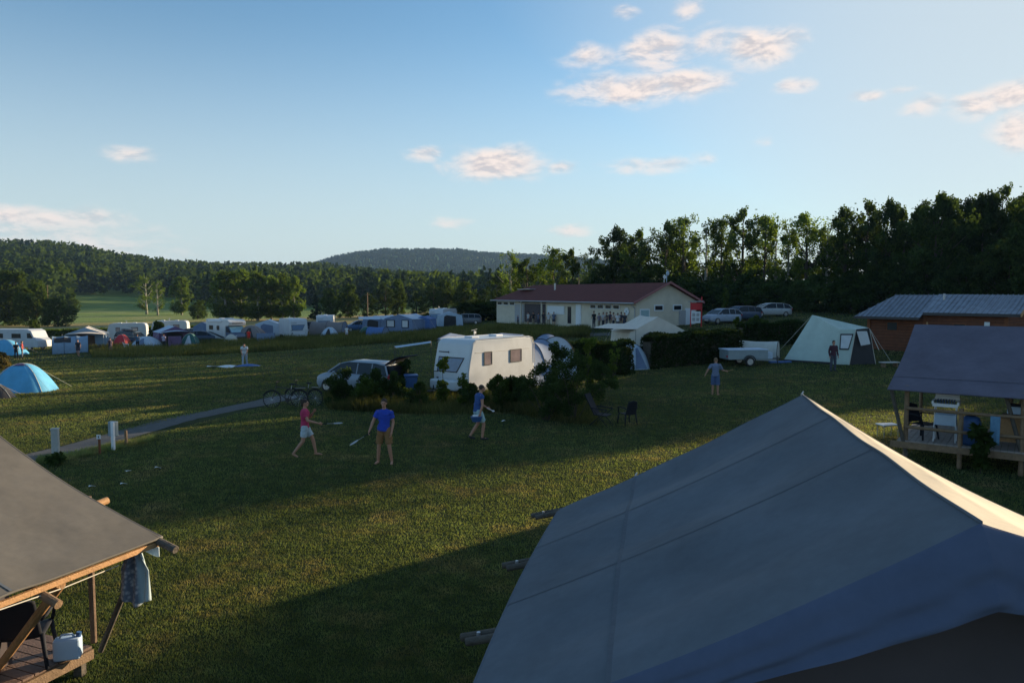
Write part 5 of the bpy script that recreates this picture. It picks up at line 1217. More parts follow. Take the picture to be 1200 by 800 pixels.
c = caravan(5.0, 2.2, 2.1, .35, 'white caravan right of the grey brown dome tent, facing the lawn', 'caravans on the far pitches', body='dull_white'); c.location = gy(350, 88); c.rotation_euler.z = R(122)
c2 = copy_tree(c); c2.location = gy(380, 98); c2.rotation_euler.z = R(100); tag(c2, 'small rounded white caravan beside the tree line, left of the pinkish dome')
c3 = copy_tree(c); c3.location = gy(126, 102); c3.rotation_euler.z = R(20); tag(c3, 'pale caravan roof behind the house tent')
c4 = copy_tree(c); c4.location = gy(510, 102); c4.rotation_euler.z = R(70); tag(c4, 'white caravan right of the navy tent')
c5 = copy_tree(c); c5.location = gy(178, 108); c5.rotation_euler.z = R(15); tag(c5, 'plain grey-white caravan behind the dark bush')
tunnel('dome_tent', gy(404, 92), R(85), 2.6, 4.2, 1.75, 'grey_canvas', 'pinkish grey dome tent between the small caravan and blue tents', hoops=3)
frame_tent('frame_tent', gy(437, 94), R(-25), 3.6, 4.6, 1.7, 2.2, 'slate_canvas', 'low tent with a white roof left of the blue frame tent', roof_m='pale_canvas', door='dark_canvas')
frame_tent('frame_tent', gy(466, 89), R(-28), 4.6, 4.0, 1.8, 2.35, 'slate_canvas', 'big mid blue frame tent with two windows', roof_m='pale_canvas', door=None, windows=((-1.1, 1.2, 1.3, .9), (1.1, 1.2, 1.0, 1.0)))
tunnel('tunnel_tent', gy(452, 84), R(70), 1.6, 2.2, 1.1, 'blue_canvas', 'low bright blue tent in front of the big blue frame tent', hoops=2)
frame_tent('frame_tent', gy(494, 90), R(-15), 2.2, 2.4, 1.6, 1.95, 'blue_canvas', 'navy blue square tent right of the big blue frame tent', door='slate_canvas')
frame_tent('frame_tent', gy(528, 100), R(10), 3.5, 2.5, 1.5, 2.0, 'pale_canvas', 'white canopy tent under the dark trees left of the building', door='dark_canvas')

car('dark blue off-road car with loaded roof rack behind the small grey dome tent', (.03, .06, .1), 4.6, Ht=1.75, kind='suv', loc=gy(154, 90), rz=R(-25))
mb = MB(); p = gy(154, 90); rb = empty('roof_load', p+Vector((-.2, 0, 1.78)), R(-25), 'dark bundle of luggage on the roof of the off-road car', 'luggage')
for k in range(5): mb = MB(); mb.box((-.9+.42*k, rnd.uniform(-.2, .2), .16), (.5, rnd.uniform(.7, 1.1), .3)); mb.build('bag', M['dark_car'], rb, bevel=.07)
car('dark car parked between the white roofed tent and the motorhome', (.05, .08, .14), 4.2, loc=gy(234, 90), rz=R(20))
# white van at the far left
def van():
    r = empty('camper_van', gy(22, 88), R(-12), 'long white camper van behind the standing people at the far left', 'van'); 
    prof = [(-3.6, .4), (-3.6, 2.5), (2.2, 2.55), (2.7, 2.35), (3.1, 1.55), (3.6, 1.2), (3.65, .4)]; n = len(prof); W = 2.1
    mb = MB(); mb.add([(x, -W/2, z) for x, z in prof]+[(x, W/2, z) for x, z in prof], [tuple(range(n)), tuple(range(2*n-1, n-1, -1))]+[(i, n+i, n+(i+1) % n, (i+1) % n) for i in range(n)]); mb.build('body', M['dull_white'], r, bevel=.06)
    for x, wd in ((-1.9, 1.2), (.6, 1.3)): window(r, (x, -W/2-.001, 1.75), wd, .55, M['glass'], M['dark_metal'])
    mb = MB(); mb.add([(2.15, -W/2-.01, 2.1), (2.6, -W/2-.01, 2.1), (2.95, -W/2-.01, 1.5), (2.15, -W/2-.01, 1.5)], [(0, 1, 2, 3)]); mb.build('cab_window', M['glass'], r, solid=.01)
    for s in (-1, 1):
        for x in (-2.3, 2.4): wheel(r, (x, s*.92, .34), .34, .2)
van()
# wooden utility poles
for (px, top, D, lab) in ((431, 343, 150, 'bare wooden pole rising behind the low white roofed tent'), (57, 334, 250, 'thin pole on the far field beyond the tunnel tent'), (678, 324, 100, 'thin pole behind the left half of the red roof')):
    g = gy(px, D); r = empty('utility_pole', g, 0, lab, 'pole', 'poles'); zt = CAMZ+(343-top)/850*D-g.z
    mb = MB(); mb.tube([(0, 0, 0), (0, 0, zt)], [.1, .07], 8); mb.build('post', M['wood'], r); mb = MB(); mb.box((0, 0, zt-.4), (.9, .08, .1)); mb.build('crossbar', M['wood'], r)

# ---------------------------------------------------------------- washhouse with the red roof
def building():
    C0 = gy(745, 70.5); th = math.atan2(31, -14.5); d = Vector((math.cos(th), math.sin(th), 0)); e = Vector((d.y, -d.x, 0)); e = e if e.x > 0 else -e   # d: along the long wall away, e: across gable
    # measured corners
    pl = gy(582, 98); d = (pl-C0); Lg = Vector((d.x, d.y, 0)).length; d.z = 0; d.normalize(); e = Vector((d.y, -d.x, 0)); e = e if e.x > 0 else -e
    g0 = C0.z; r = empty('washhouse', C0, math.atan2(d.y, d.x), 'long cream washhouse with dark red roof and white doors below the trees', 'building')
    # local: x along d, y = +/- across
    sgn = 1 if (Matrix.Rotation(math.atan2(d.y, d.x), 3, 'Z') @ Vector((0, 1, 0))).dot(e) > 0 else -1
    W = 7.6; wh = 2.75; rh = 4.6; GZ = -.4
    def p(x, y, z): return Vector((x, sgn*y, z))
    def poly(nm, pts, m, th_=0, par=None): mb = MB(); mb.add(pts, [tuple(range(len(pts)))]); return mb.build(nm, M[m], par or r, solid=th_)
    mb = MB(); mb.add([p(0, 0, GZ), p(Lg, 0, GZ), p(Lg, 0, wh), p(0, 0, wh)], [(0, 1, 2, 3)]); mb.build('long_wall', M['stucco'], r)
    mb = MB(); mb.add([p(0, 0, GZ), p(0, W, GZ), p(0, W, wh), p(0, W/2, rh-.1), p(0, 0, wh)], [(0, 1, 2, 3, 4)]); mb.build('gable_wall', M['stucco'], r)
    mb = MB(); mb.add([p(0, W, GZ), p(Lg, W, GZ), p(Lg, W, wh), p(0, W, wh), p(Lg, 0, GZ), p(Lg, 0, wh)], [(0, 1, 2, 3), (1, 4, 5, 2)]); mb.build('back_wall', M['stucco'], r)
    ov = .6; hip = 3.2; zz = wh-.16
    a = [p(-.5, -ov, zz), p(Lg+ov, -ov, zz), p(Lg-hip, W/2, rh), p(-.5, W/2, rh)]; b = [p(-.5, W+ov, zz), p(Lg+ov, W+ov, zz), a[2], a[3]]
    mb = MB(); mb.add(a, [(0, 1, 2, 3)]); mb.add(b, [(0, 1, 2, 3)]); mb.add([a[1], b[1], a[2]], [(0, 1, 2)]); mb.build('roof', M['roof_tile'], r, solid=.08)
    mb = MB(); s1 = (a[0]-a[3]); 
    for q in (a[0], b[0]): mb.loft([[q+Vector((-.06, 0, .12)), q+Vector((.0, 0, .12)), q+Vector((0, 0, -.1)), q+Vector((-.06, 0, -.1))], [a[3]+Vector((-.06, 0, .12)), a[3]+Vector((0, 0, .12)), a[3]+Vector((0, 0, -.1)), a[3]+Vector((-.06, 0, -.1))]])
    mb.build('bargeboard', M['pink_board'], r)
    mb = MB(); mb.tube([p(-.5, -ov-.06, zz-.02), p(Lg+ov, -ov-.06, zz-.02)], .07, 8); mb.build('gutter', M['board_grey'], r)
    mb = MB(); mb.tube([p(.05, -.55, zz-.1), p(.05, -.1, zz-.5), p(.05, -.1, GZ)], .05, 8); mb.build('downpipe', M['board_grey'], r)
    rzw = 0
    def opening(x, z, wd, ht, m, nm='window', face='long', frame='window_white', fr=.12):
        c = p(x, -.03, z) if face == 'long' else p(-.03, x, z)
        D_ = (wd+2*fr, .08, ht+2*fr) if face == 'long' else (.08, wd+2*fr, ht+2*fr); D2 = (wd, .1, ht) if face == 'long' else (.1, wd, ht)
        mb = MB(); mb.box(c, D_); f = mb.build(nm, M[frame], r); mb = MB(); mb.box(c+(Vector((0, -sgn*.012, 0)) if face == 'long' else Vector((-.012, 0, 0))), D2); mb.build('pane' if nm == 'window' else 'leaf', M[m], f); return f
    # gable end (y runs across)
    opening(1.05, .95, .95, 1.9, 'door_teal', 'door', 'gable'); opening(2.75, 2.1, .9, .4, 'glass', face='gable'); opening(5.1, 2.1, .9, .4, 'glass', face='gable'); opening(6.75, .95, 1.0, 1.95, 'window_white', 'door', 'gable')
    opening(5.75, 1.1, .8, 1.4, 'board_grey', 'notice_panel', 'gable', 'board_grey', .02)
    # long side: x distance from the near corner
    for x in (3.2, 4.6, 6.0, 7.4): opening(x, 2.15, .95, .34, 'glass', fr=.08)
    opening(10.3, 1.1, .8, 2.2, 'window_white', 'door'); opening(12.2, 1.1, .6, 1.8, 'glass', 'door', frame='dark_metal', fr=.04)
    opening(15.2, 1.6, 3.6, .7, 'window_white', 'window'); 
    for x in (26.2, 28.0, 29.8): opening(x, 2.2, 1.2, .34, 'glass', fr=.08)
    opening(24.2, 1.0, 2.4, 2.2, 'board_grey', 'door', frame='board_grey', fr=.05)
    # covered washing niche, its shade painted as a flat dark panel, and a round clock-like sign
    mb = MB(); mb.box(p(20.2, -.02, 1.1), (5.2, .06, 2.3)); mb.build('niche_shade', M['inner'], r)
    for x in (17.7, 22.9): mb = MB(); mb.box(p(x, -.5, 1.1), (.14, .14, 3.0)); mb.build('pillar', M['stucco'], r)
    for k in range(7): mb = MB(); mb.box(p(17.6+.95*k, -.25, 2.45), (.12, .6, .16)); mb.build('rafter_end', M['wood'], r)
    mb = MB(); c = p(1.4, -.05, 1.75); n = 20; mb.tube([c, c+Vector((0, -sgn*.05, 0))], .38, 20); f = mb.build('round_sign', M['window_white'], r); mb = MB(); mb.tube([c+Vector((0, -sgn*.06, 0)), c+Vector((0, -sgn*.065, 0))], .12, 10); mb.build('emblem', M['door_teal'], f)
    for x in (12.5, ): mb = MB(); mb.tube([p(x+7, W/2-1.4, rh-.75), p(x+7, W/2-1.4, rh+.15)], .12, 10); mb.build('vent_pipe', M['metal'], r)
    mb = MB(); mb.box(p(26.5, 2.2, 4.05), (3.4, 1.0, .08)); mb.build('skylight', M['metal'], r)
    # dish and floodlight on the ridge
    mb = MB(); q = p(.1, W/2, rh); mb.tube([q, q+Vector((0, 0, .75))], .035, 8); mb.ell(q+Vector((-.15, 0, .9)), (.08, .2, .24)); mb.build('satellite_dish', M['pale_canvas'], r, smooth=True)
    mb = MB(); q = p(1.6, W/2+.9, rh-.4); mb.tube([q, q+Vector((0, 0, .9))], .03, 8); mb.box(q+Vector((-.08, 0, 1.0)), (.08, .32, .32), rx=.78); mb.build('antenna', M['white_plastic'], r)
    return d, e, C0
M['pink_board'] = mat('pink_board', (.3, .12, .12), .7, .1)
bd, be, bC = building()
# red and white notice stand right of the gable
ns = empty('information_stand', gy(822, 70), R(10), 'red and white information stand on a pole right of the washhouse gable', 'sign')
mb = MB(); mb.tube([(.0, 0, 0), (0, 0, 2.9)], .06, 8); mb.build('post', M['red'], ns); mb = MB(); mb.tube([(-1.1, 0, 0), (-1.1, 0, 2.4)], .05, 8); mb.build('post', M['red'], ns)
mb = MB(); mb.box((-.6, .0, 1.95), (1.0, .12, .7)); mb.build('upper_board', M['red'], ns, bevel=.02); mb = MB(); mb.box((-.6, 0, .9), (.95, .12, 1.1)); f = mb.build('lower_board', M['window_white'], ns)
mb = MB()
for k in range(4): mb.box((-.82+.42*(k % 2), -.075, 1.15-.45*(k//2)), (.3, .02, .32))
mb.build('notice', M['board_grey'], f)
mb = MB(); mb.box((-.6, 0, 2.42), (1.3, .5, .08)); mb.build('little_roof', M['board_grey'], ns)

# ---------------------------------------------------------------- timber cabin on the right
def cabin():
    D0 = 50.0; a = gy(1017, D0); b = gy(1182, 44.0); d = b-a; d.z = 0; Lg = d.length; d.normalize(); rz = math.atan2(d.y, d.x)
    r = empty('timber_cabin', a, rz, 'red brown timber cabin with ribbed blue-grey metal roof at right', 'building')
    wh = 2.55; W = 5.0; g = H(a.x, a.y)
    mb = MB(); mb.box((Lg/2, W/2, wh/2-.2), (Lg, W, wh+.4)); mb.build('wall', M['cladding'], r)
    mb = MB()
    for x in (.1, 3.6, Lg-.1): mb.box((x, -.02, wh/2), (.2, .14, wh)); 
    mb.build('corner_posts', M['red_wood'], r)
    rz0 = wh+.02; rid = wh+1.15; s = 3.6
    mb = MB(); mb.add([(-.5, -1.1, rz0-.32), (s, -1.1, rz0-.32), (s+.02, W/2, rid), (.9, W/2, rid)], [(0, 1, 2, 3)]); mb.add([(s, -.45, rz0-.03), (Lg+.7, -.45, rz0-.03), (Lg+.7, W/2, rid), (s, W/2, rid)], [(0, 1, 2, 3)])
    mb.add([(.9, W/2, rid), (Lg+.7, W/2, rid), (Lg+.7, W+.45, rz0-.03), (-.5, W+.45, rz0-.03)], [(0, 1, 2, 3)]); mb.add([(-.5, -1.1, rz0-.32), (.9, W/2, rid), (-.5, W+.45, rz0-.03)], [(0, 1, 2)])
    mb.build('roof', M['steel_roof'], r, solid=.06)
    ribs = MB()
    for k in range(int((Lg+.5)/.28)):
        x = s+.05+.28*k
        if x < Lg+.65: ribs.tube([(x, -.45, rz0+.02), (x, W/2, rid+.05)], .028, 4)
    for k in range(13): x = -.3+.3*k; y1 = W/2 if x > .9 else -1.1+(x+.5)/1.4*(W/2+1.1); ribs.tube([(x, -1.1, rz0-.27), (x, y1, rz0-.27+(y1+1.1)/(W/2+1.1)*(rid-rz0+.32))], .028, 4)
    ribs.build('roof_ribs', M['steel_roof'], r)
    mb = MB(); mb.box((s/2-.25, -1.13, rz0-.38), (s+.5, .05, .16)); mb.box(((s+Lg+.7)/2, -.48, rz0-.09), (Lg+.7-s, .05, .16)); mb.build('fascia', M['dark_metal'], r)
    mb = MB(); e = Lg+.72
    for (y0, z0, y1, z1) in ((-.5, rz0-.05, W/2, rid+.03), (W/2, rid+.03, W+.5, rz0-.05)): mb.loft([[Vector((e, y0, z0+.08)), Vector((e+.05, y0, z0+.08)), Vector((e+.05, y0, z0-.12)), Vector((e, y0, z0-.12))], [Vector((e, y1, z1+.08)), Vector((e+.05, y1, z1+.08)), Vector((e+.05, y1, z1-.12)), Vector((e, y1, z1-.12))]])
    mb.build('bargeboard', M['pale_wood'], r)
    mb = MB(); mb.add([(Lg+.01, 0, wh-.1), (Lg+.01, W, wh-.1), (Lg+.01, W/2, rid-.1)], [(0, 1, 2)]); mb.build('gable', M['cladding'], r)
    mb = MB(); mb.box((Lg-1.1, -.05, 1.9), (.28, .06, .3)); mb.build('wall_lamp', M['window_white'], r)
    mb = MB(); mb.box((Lg-.35, -.04, 1.0), (.7, .06, 1.9)); mb.build('door', M['red_wood'], r)
    window(r, (Lg-2.6, -.012, 1.6), .7, .6, M['glass'], M['red_wood'], name='window'); window(r, (1.6, -.012, 1.6), .7, .6, M['glass'], M['red_wood'])
    mb = MB(); mb.tube([(4.2, 1.6, rid-.5), (4.2, 1.6, rid+.1)], .07, 8); mb.build('vent_pipe', M['metal'], r)
    mb = MB(); mb.tube([(4.4, -1.4, 0), (4.15, -1.4, 2.0)], .05, 8); o = mb.build('leaning_pole', M['pale_wood']); 
    o.matrix_world = Matrix.Translation(a) @ Matrix.Rotation(rz, 4, 'Z'); tag(o, 'leaning wooden pole propped before the timber cabin wall', 'pole')
cabin()

# ---------------------------------------------------------------- small things on the lawn
b = gp(66, 543); r = empty('power_bollard', b, .3, 'pale square concrete bollard on the verge by the left tent', 'bollard')
mb = MB(); mb.box((0, 0, .48), (.17, .17, .96)); mb.build('post', M['concrete'], r, bevel=.012); mb = MB(); mb.box((0, 0, .97), (.19, .19, .03)); mb.build('cap', M['concrete'], r)
b = gp(133, 527); r = empty('power_pillar', b, -.2, 'narrow white post with a grey meter box behind it on the verge', 'power post')
mb = MB(); mb.box((0, 0, .42), (.09, .08, .84)); mb.build('post', M['white_plastic'], r, bevel=.008); mb = MB(); mb.box((-.07, .1, .62), (.25, .14, .45)); mb.build('meter_box', M['sage_paint'], r, bevel=.015)
b = gp(117, 532); r = empty('pitch_marker', b, .1, 'thin brown stake with a small white number plate on the verge', 'marker')
mb = MB(); mb.box((0, 0, .26), (.05, .05, .52)); mb.build('stake', M['red_wood'], r); mb = MB(); mb.box((0, -.035, .52), (.11, .02, .12)); f = mb.build('plate', M['white_plastic'], r); mb = MB(); mb.box((0, -.048, .52), (.03, .006, .06)); mb.build('mark', M['dark_metal'], f)
b = gp(148, 522); r = empty('wooden_stake', b, 0, 'short brown wooden stake right of the meter box post', 'stake'); mb = MB(); mb.box((0, 0, .24), (.07, .07, .48)); mb.build('post', M['wood'], r, bevel=.01)
for (px, py, lab) in ((108, 571, 'small pale slip of litter nearest the left tent roof'), (145, 568, 'small pale slip of litter between the other two near slips'), (150, 553, 'small pale slip of litter below the power posts'), (185, 549, 'small pale slip of litter farthest to the right of the power posts'), (590, 494, 'pale scrap on the grass right of the man with the tub')):
    p = gp(px, py, .035); mb = MB(); mb.grid(lambda a, c: Vector(((a-.5)*.14, (c-.5)*.09, .02*math.sin(3*a+2*c))), 4, 3); o = mb.build('litter', M['white_plastic'], solid=.004); o.location = p; o.rotation_euler.z = rnd.uniform(0, 3); tag(o, lab, 'litter', 'scraps of litter on the lawn')
# windsurf-like sheet laid out beside the person in pale clothes
p = gp(272, 430); r = empty('kite', p, R(4), 'flat blue and white kite laid on the lawn by the person in pale clothes', 'kite')
mb = MB(); mb.grid(lambda a, c: Vector(((a-.5)*1.9-.7, (c-.5)*1.2*(.3+.7*a), .06+.05*math.sin(a*6+c*4))), 14, 8); mb.build('white_panel', M['white_plastic'], r, smooth=True, solid=.01)
mb = MB(); mb.grid(lambda a, c: Vector((.3+a*1.6, (c-.5)*1.2*(1-.6*a), .08+.14*math.sin(a*3.1)*math.sin(c*3.1))), 14, 8); mb.build('blue_panel', M['blue_canvas'], r, smooth=True, solid=.01)
# blue bin between car and caravan
b = gp(479, 470); b = gy(481, 32.5); r = empty('waste_bin', b, .2, 'blue wheeled bin between the silver car and the caravan', 'bin')
mb = MB(); mb.loft([[Vector((sx*k, sy*k, z)) for sx, sy in ((-.25, -.25), (.25, -.25), (.25, .25), (-.25, .25))] for z, k in ((.05, .8), (.95, 1.1))]); mb.build('body', M['blue_plastic'], r, bevel=.03)
mb = MB(); mb.box((0, 0, 1.0), (.62, .66, .08)); mb.build('lid', M['blue_plastic'], r, bevel=.03)
for s in (-1, 1): mb = MB(); mb.tube([(s*.22, .27, .1), (s*.28, .27, .1)], .1, 12); mb.build('wheel', M['rubber'], r)

# bicycles
def bicycle():
    r = empty('bicycle'); rw = .34
    for x in (-.54, .54):
        mb = MB(); P = [(x+rw*math.cos(a), 0, rw+rw*math.sin(a)) for a in np.linspace(0, 2*math.pi, 29)]; mb.tube(P, .019, 6, False); w_ = mb.build('wheel', M['rubber'], r)
        mb = MB()
        for k in range(9): a = k*math.pi/9; mb.tube([(x+rw*math.cos(a), 0, rw+rw*math.sin(a)), (x-rw*math.cos(a), 0, rw-rw*math.sin(a))], .003, 3)
        mb.tube([(x, -.05, rw), (x, .05, rw)], .025, 8); mb.build('spokes', M['metal'], w_)
        mb = MB(); P = [(x+(rw+.04)*math.cos(a), 0, rw+(rw+.04)*math.sin(a)) for a in np.linspace(.4, 2.6, 12)]; mb.tube(P, .022, 5); mb.build('mudguard', M['black_plastic'], r)
    mb = MB(); bb = (-.08, 0, .3); st = (-.22, 0, .74); hd_ = (.36, 0, .86); h2 = (.40, 0, .7)
    for a, b_ in ((bb, st), (bb, h2), (st, hd_), (st, (-.54, 0, rw)), (bb, (-.54, 0, rw)), (h2, (.54, 0, rw)), (hd_, h2)): mb.tube([a, b_], .018, 6)
    mb.build('frame', M['dark_metal'], r)
    mb = MB(); mb.tube([st, (-.26, 0, .92)], .014, 6); mb.build('seat_post', M['metal'], r); mb = MB(); mb.ell((-.27, 0, .95), (.14, .08, .035)); mb.build('saddle', M['black_plastic'], r, smooth=True)
    mb = MB(); mb.tube([hd_, (.33, 0, 1.05)], .014, 6); mb.tube([(.22, -.28, 1.08), (.34, -.2, 1.06), (.35, 0, 1.05), (.34, .2, 1.06), (.22, .28, 1.08)], .014, 6); mb.build('handlebar', M['black_plastic'], r)
    mb = MB(); mb.tube([(-.08, -.04, .3), (-.08, .04, .3)], .09, 14); mb.tube([(-.08, -.08, .3), (.0, -.08, .16)], .012, 5); mb.tube([(-.08, .08, .3), (-.16, .08, .44)], .012, 5); mb.build('crankset', M['dark_metal'], r)
    mb = MB(); mb.box((-.58, 0, .78), (.4, .14, .02)); mb.tube([(-.45, .06, .78), (-.54, .06, rw)], .008, 5); mb.tube([(-.45, -.06, .78), (-.54, -.06, rw)], .008, 5); mb.build('rack', M['dark_metal'], r)
    return r
bk = bicycle(); bk.location = gp(335, 477); bk.rotation_euler.z = R(190); tag(bk, 'dark bicycle nearest the footpath, left one of the parked pair', 'bicycle', 'bicycles parked on the lawn')
b2 = copy_tree(bk); b2.location = gp(356, 475); b2.rotation_euler.z = R(165); tag(b2, 'dark bicycle nearest the shrubs, right one of the parked pair', 'bicycle')

# more of the far camp
car('small grey car between the white roofed tent and the dark tent', (.16, .18, .2), 3.9, loc=gy(222, 99), rz=R(170))
car('dark car between the white awning and the far caravan row', (.04, .05, .07), 4.2, loc=gy(272, 101), rz=R(10))
car('blue car right of the pinkish dome tent', (.05, .12, .25), 4.1, loc=gy(421, 100), rz=R(200))
car('dark car half hidden behind the low white roofed tent', (.05, .05, .06), 4.3, kind='estate', loc=gy(372, 105), rz=R(20))
car('grey estate car right of the far tents under the dark trees', (.2, .21, .23), 4.4, kind='estate', loc=gy(546, 103), rz=R(185))
dome_tent('dome_tent', gy(270, 86), R(20), 1.0, .9, 1.1, 'beige_canvas', 'tiny beige tent in front of the motorhome and grey brown dome', door=None, guys=False)
dome_tent('dome_tent', gy(386, 90), R(0), 1.2, 1.0, 1.2, 'pale_canvas', 'small round pale tent left of the pinkish dome tent', door='dark_canvas', guys=False)
dome_tent('dome_tent', gy(429, 88), R(0), 1.1, 1.0, 1.1, 'green_canvas', 'small dark green tent between the pinkish dome and the low white roof', door=None, guys=False)
tarp('windbreak', [gy(196, 83, 1.3), gy(212, 82, 1.3), gy(212, 82, .05), gy(196, 83, .05)], 'purple_canvas', 'low purple windbreak in front of the white roofed tent', sag=.0, cat='windbreak')
tarp('windbreak', [gy(300, 85, 1.1), gy(322, 84, 1.1), gy(322, 84, .05), gy(300, 85, .05)], 'slate_canvas', 'dark windbreak in front of the far white awning', sag=.0, cat='windbreak')
tarp('sun_canopy', [gy(420, 90, 2.0), gy(446, 88, 1.9), gy(446, 91, 2.2), gy(420, 93, 2.2)], 'pale_canvas', 'flat white canopy left of the big blue frame tent', sag=.1)
c = garden_chair(M['white_plastic']); c.location = gy(147, 82); c.rotation_euler.z = 2; tag(c, 'white plastic chair beside the small red tent', 'chair')
for (px, D, lab) in ((112, 79, 'dark folding chair under the cream canopy of the house tent'), (203, 83, 'dark folding chair under the white roofed tent'), (330, 84, 'dark folding chair before the far caravan')):
    c = garden_chair(M['black_plastic']); c.location = gy(px, D); c.rotation_euler.z = px; tag(c, lab, 'chair')
shrub(404, 468, 2.0, 1.25, 'dark', 'dark shrub in front of the bonnet of the silver car')
shrub(440, 470, 1.8, 1.3, 'dark', 'dark shrub in front of the rear wheel of the silver car')
shrub(600, 474, 1.6, 1.2, 'mid', 'leafy shrub in front of the rear wheel of the caravan')
# ---------------------------------------------------------------- people
def vox(mb, voxel, smooth_it=3):
    me = bpy.data.meshes.new('tmp'); me.from_pydata([tuple(v) for v in mb.v], [], mb.f)
    o = bpy.data.objects.new('tmp', me); COL.objects.link(o)
    m = o.modifiers.new('r', 'REMESH'); m.mode = 'VOXEL'; m.voxel_size = voxel; m.use_smooth_shade = True
    s = o.modifiers.new('s', 'SMOOTH'); s.factor = .5; s.iterations = smooth_it
    dg = bpy.context.evaluated_depsgraph_get(); dg.update()
    out = bpy.data.meshes.new_from_object(o.evaluated_get(dg)); bpy.data.objects.remove(o); bpy.data.meshes.remove(me)
    out.polygons.foreach_set('use_smooth', [True]*len(out.polygons)); return out
def cap(mb, a, b, ra, rb, n=10):
    a = Vector(a); b = Vector(b); mb.tube([a, b], [ra, rb], n); mb.ell(a, (ra,)*3, n, 6); mb.ell(b, (rb,)*3, n, 6)
def chain(mb, pts, rs, n=10):
    for i in range(len(pts)-1): cap(mb, pts[i], pts[i+1], rs[i], rs[i+1], n)
BASE = dict(pel=(0, 0, .95), waist=(0, 0, 1.12), chest=(0, 0, 1.32), neck=(0, -.0, 1.49), head=(0, .02, 1.645),
            shL=(-.175, 0, 1.42), elL=(-.24, -.03, 1.14), wrL=(-.25, .06, .89), shR=(.175, 0, 1.42), elR=(.24, -.03, 1.14), wrR=(.25, .06, .89),
            hipL=(-.09, 0, .92), knL=(-.11, .02, .49), anL=(-.12, -.02, .08), hipR=(.09, 0, .92), knR=(.11, .02, .49), anR=(.12, -.02, .08),
            toeL=None, toeR=None)
def person(loc, rz, label, shirt, shorts, pose=None, fine=False, hgt=1.75, hair='hair', trousers=False, sleeve=.55, leg=.75, bare=True, shoe=(.03, .03, .03), group=None, hair_len=0, head_yaw=0.0, fem=False, bun=False, vx=None):
    J = {k: (Vector(v) if v else None) for k, v in BASE.items()}
    for k, v in (pose or {}).items(): J[k] = Vector(v)
    r = empty('person', loc, rz, label, 'person', group); r.scale = (hgt/1.76,)*3
    vx = vx or (.0085 if fine else .02); fwd = Vector((0, 1, 0))
    mb = MB(); sw = .92 if fem else 1.0
    td = (J['chest']-J['pel']).normalized(); rot = Vector((0, 0, 1)).rotation_difference(td).to_matrix()
    tor = [('pel', (.165, .115, .12)), ('waist', (.135*sw, .10, .14)), ('chest', (.165*sw, .115, .17))]
    def torso(m, inf=0.0, lowcut=False):
        for k, q in tor: m.ell(J[k], tuple(a+inf for a in q), 16, 10, rot)
        m.ell(J['pel'].lerp(J['waist'], .5), (.148+inf, .105+inf, .12), 16, 10, rot); m.ell(J['waist'].lerp(J['chest'], .5), (.148*sw+inf, .108+inf, .13), 16, 10, rot)
    torso(mb); chain(mb, [J['shL']*.96+J['neck']*.04, J['neck']-Vector((0, 0, .07)), J['shR']*.96+J['neck']*.04], [.05, .062, .05])
    chain(mb, [J['neck']-Vector((0, 0, .06)), J['neck']+(J['head']-J['neck'])*.4], [.062, .052])
    hy = Matrix.Rotation(head_yaw, 3, 'Z'); hc = J['head']
    mb.ell(hc+hy@Vector((0, -.01, .015)), (.075, .095, .10), 16, 10, hy); mb.ell(hc+hy@Vector((0, .025, -.055)), (.055, .062, .06), 14, 8, hy); mb.ell(hc+hy@Vector((0, .095, -.015)), (.014, .022, .022), 8, 6, hy)
    mb.ell(hc+hy@Vector((0, .088, .025)), (.045, .012, .012), 8, 6, hy); mb.ell(hc+hy@Vector((0, .083, -.068)), (.03, .016, .016), 8, 6, hy)
    for s in (-1, 1): mb.ell(hc+hy@Vector((s*.078, -.005, -.005)), (.012, .022, .032), 8, 6, hy)
    tips = []
    for S, s in (('L', -1), ('R', 1)):
        sh, el_, wr = J['sh'+S], J['el'+S], J['wr'+S]; chain(mb, [sh, sh.lerp(el_, .45), el_, el_.lerp(wr, .3), wr], [.056, .05, .04, .042, .027])
        fd = (wr-el_).normalized(); inward = Vector((-s, 0, 0)); inward = (inward-fd*inward.dot(fd)).normalized(); side = fd.cross(inward)
        if side.y < 0: side = -side
        pc = wr+fd*.05; chain(mb, [wr, pc], [.027, .028]); mb.ell(pc+fd*.01, (.020, .040, .045), 10, 8, Matrix((inward, side, fd)).transposed())
        if fine:
            for k, (o, ln) in enumerate(((.030, .072), (.010, .082), (-.010, .076), (-.029, .060))):
                b0 = pc+side*o+fd*.035; b1 = b0+fd*ln*.5+inward*.010; b2 = b1+fd*ln*.38+inward*.028; chain(mb, [b0, b1, b2], [.0115, .010, .0085], 8)
            t0 = wr+fd*.03+side*.024; t1 = t0+side*.028+fd*.028+inward*.012; t2 = t1+fd*.030+inward*.016; chain(mb, [t0, t1, t2], [.014, .012, .010], 8)
        else: mb.ell(pc+fd*.07+inward*.01, (.018, .036, .045), 8, 6, Matrix((inward, side, fd)).transposed())
        tips.append(pc+fd*.05+inward*.02)
        hp, kn, an = J['hip'+S], J['kn'+S], J['an'+S]
        chain(mb, [hp, hp.lerp(kn, .5), kn, kn.lerp(an, .3), an], [.088, .075, .054, .055, .036], 12)
        toe = J['toe'+S] if J.get('toe'+S) else an+Vector((s*.03, .16, -an.z+.03 if an.z < .12 else -.06))
        heel = an+(an-toe).normalized()*.03+Vector((0, 0, -.045)); heel.z = max(heel.z, .028)
        chain(mb, [an, heel], [.036, .03]); chain(mb, [heel, an.lerp(toe, .6)+Vector((0, 0, -.01)), toe], [.03, .035, .024]); mb.ell(toe, (.042, .04, .022), 8, 6)
        J['_toe'+S] = toe; J['_heel'+S] = heel
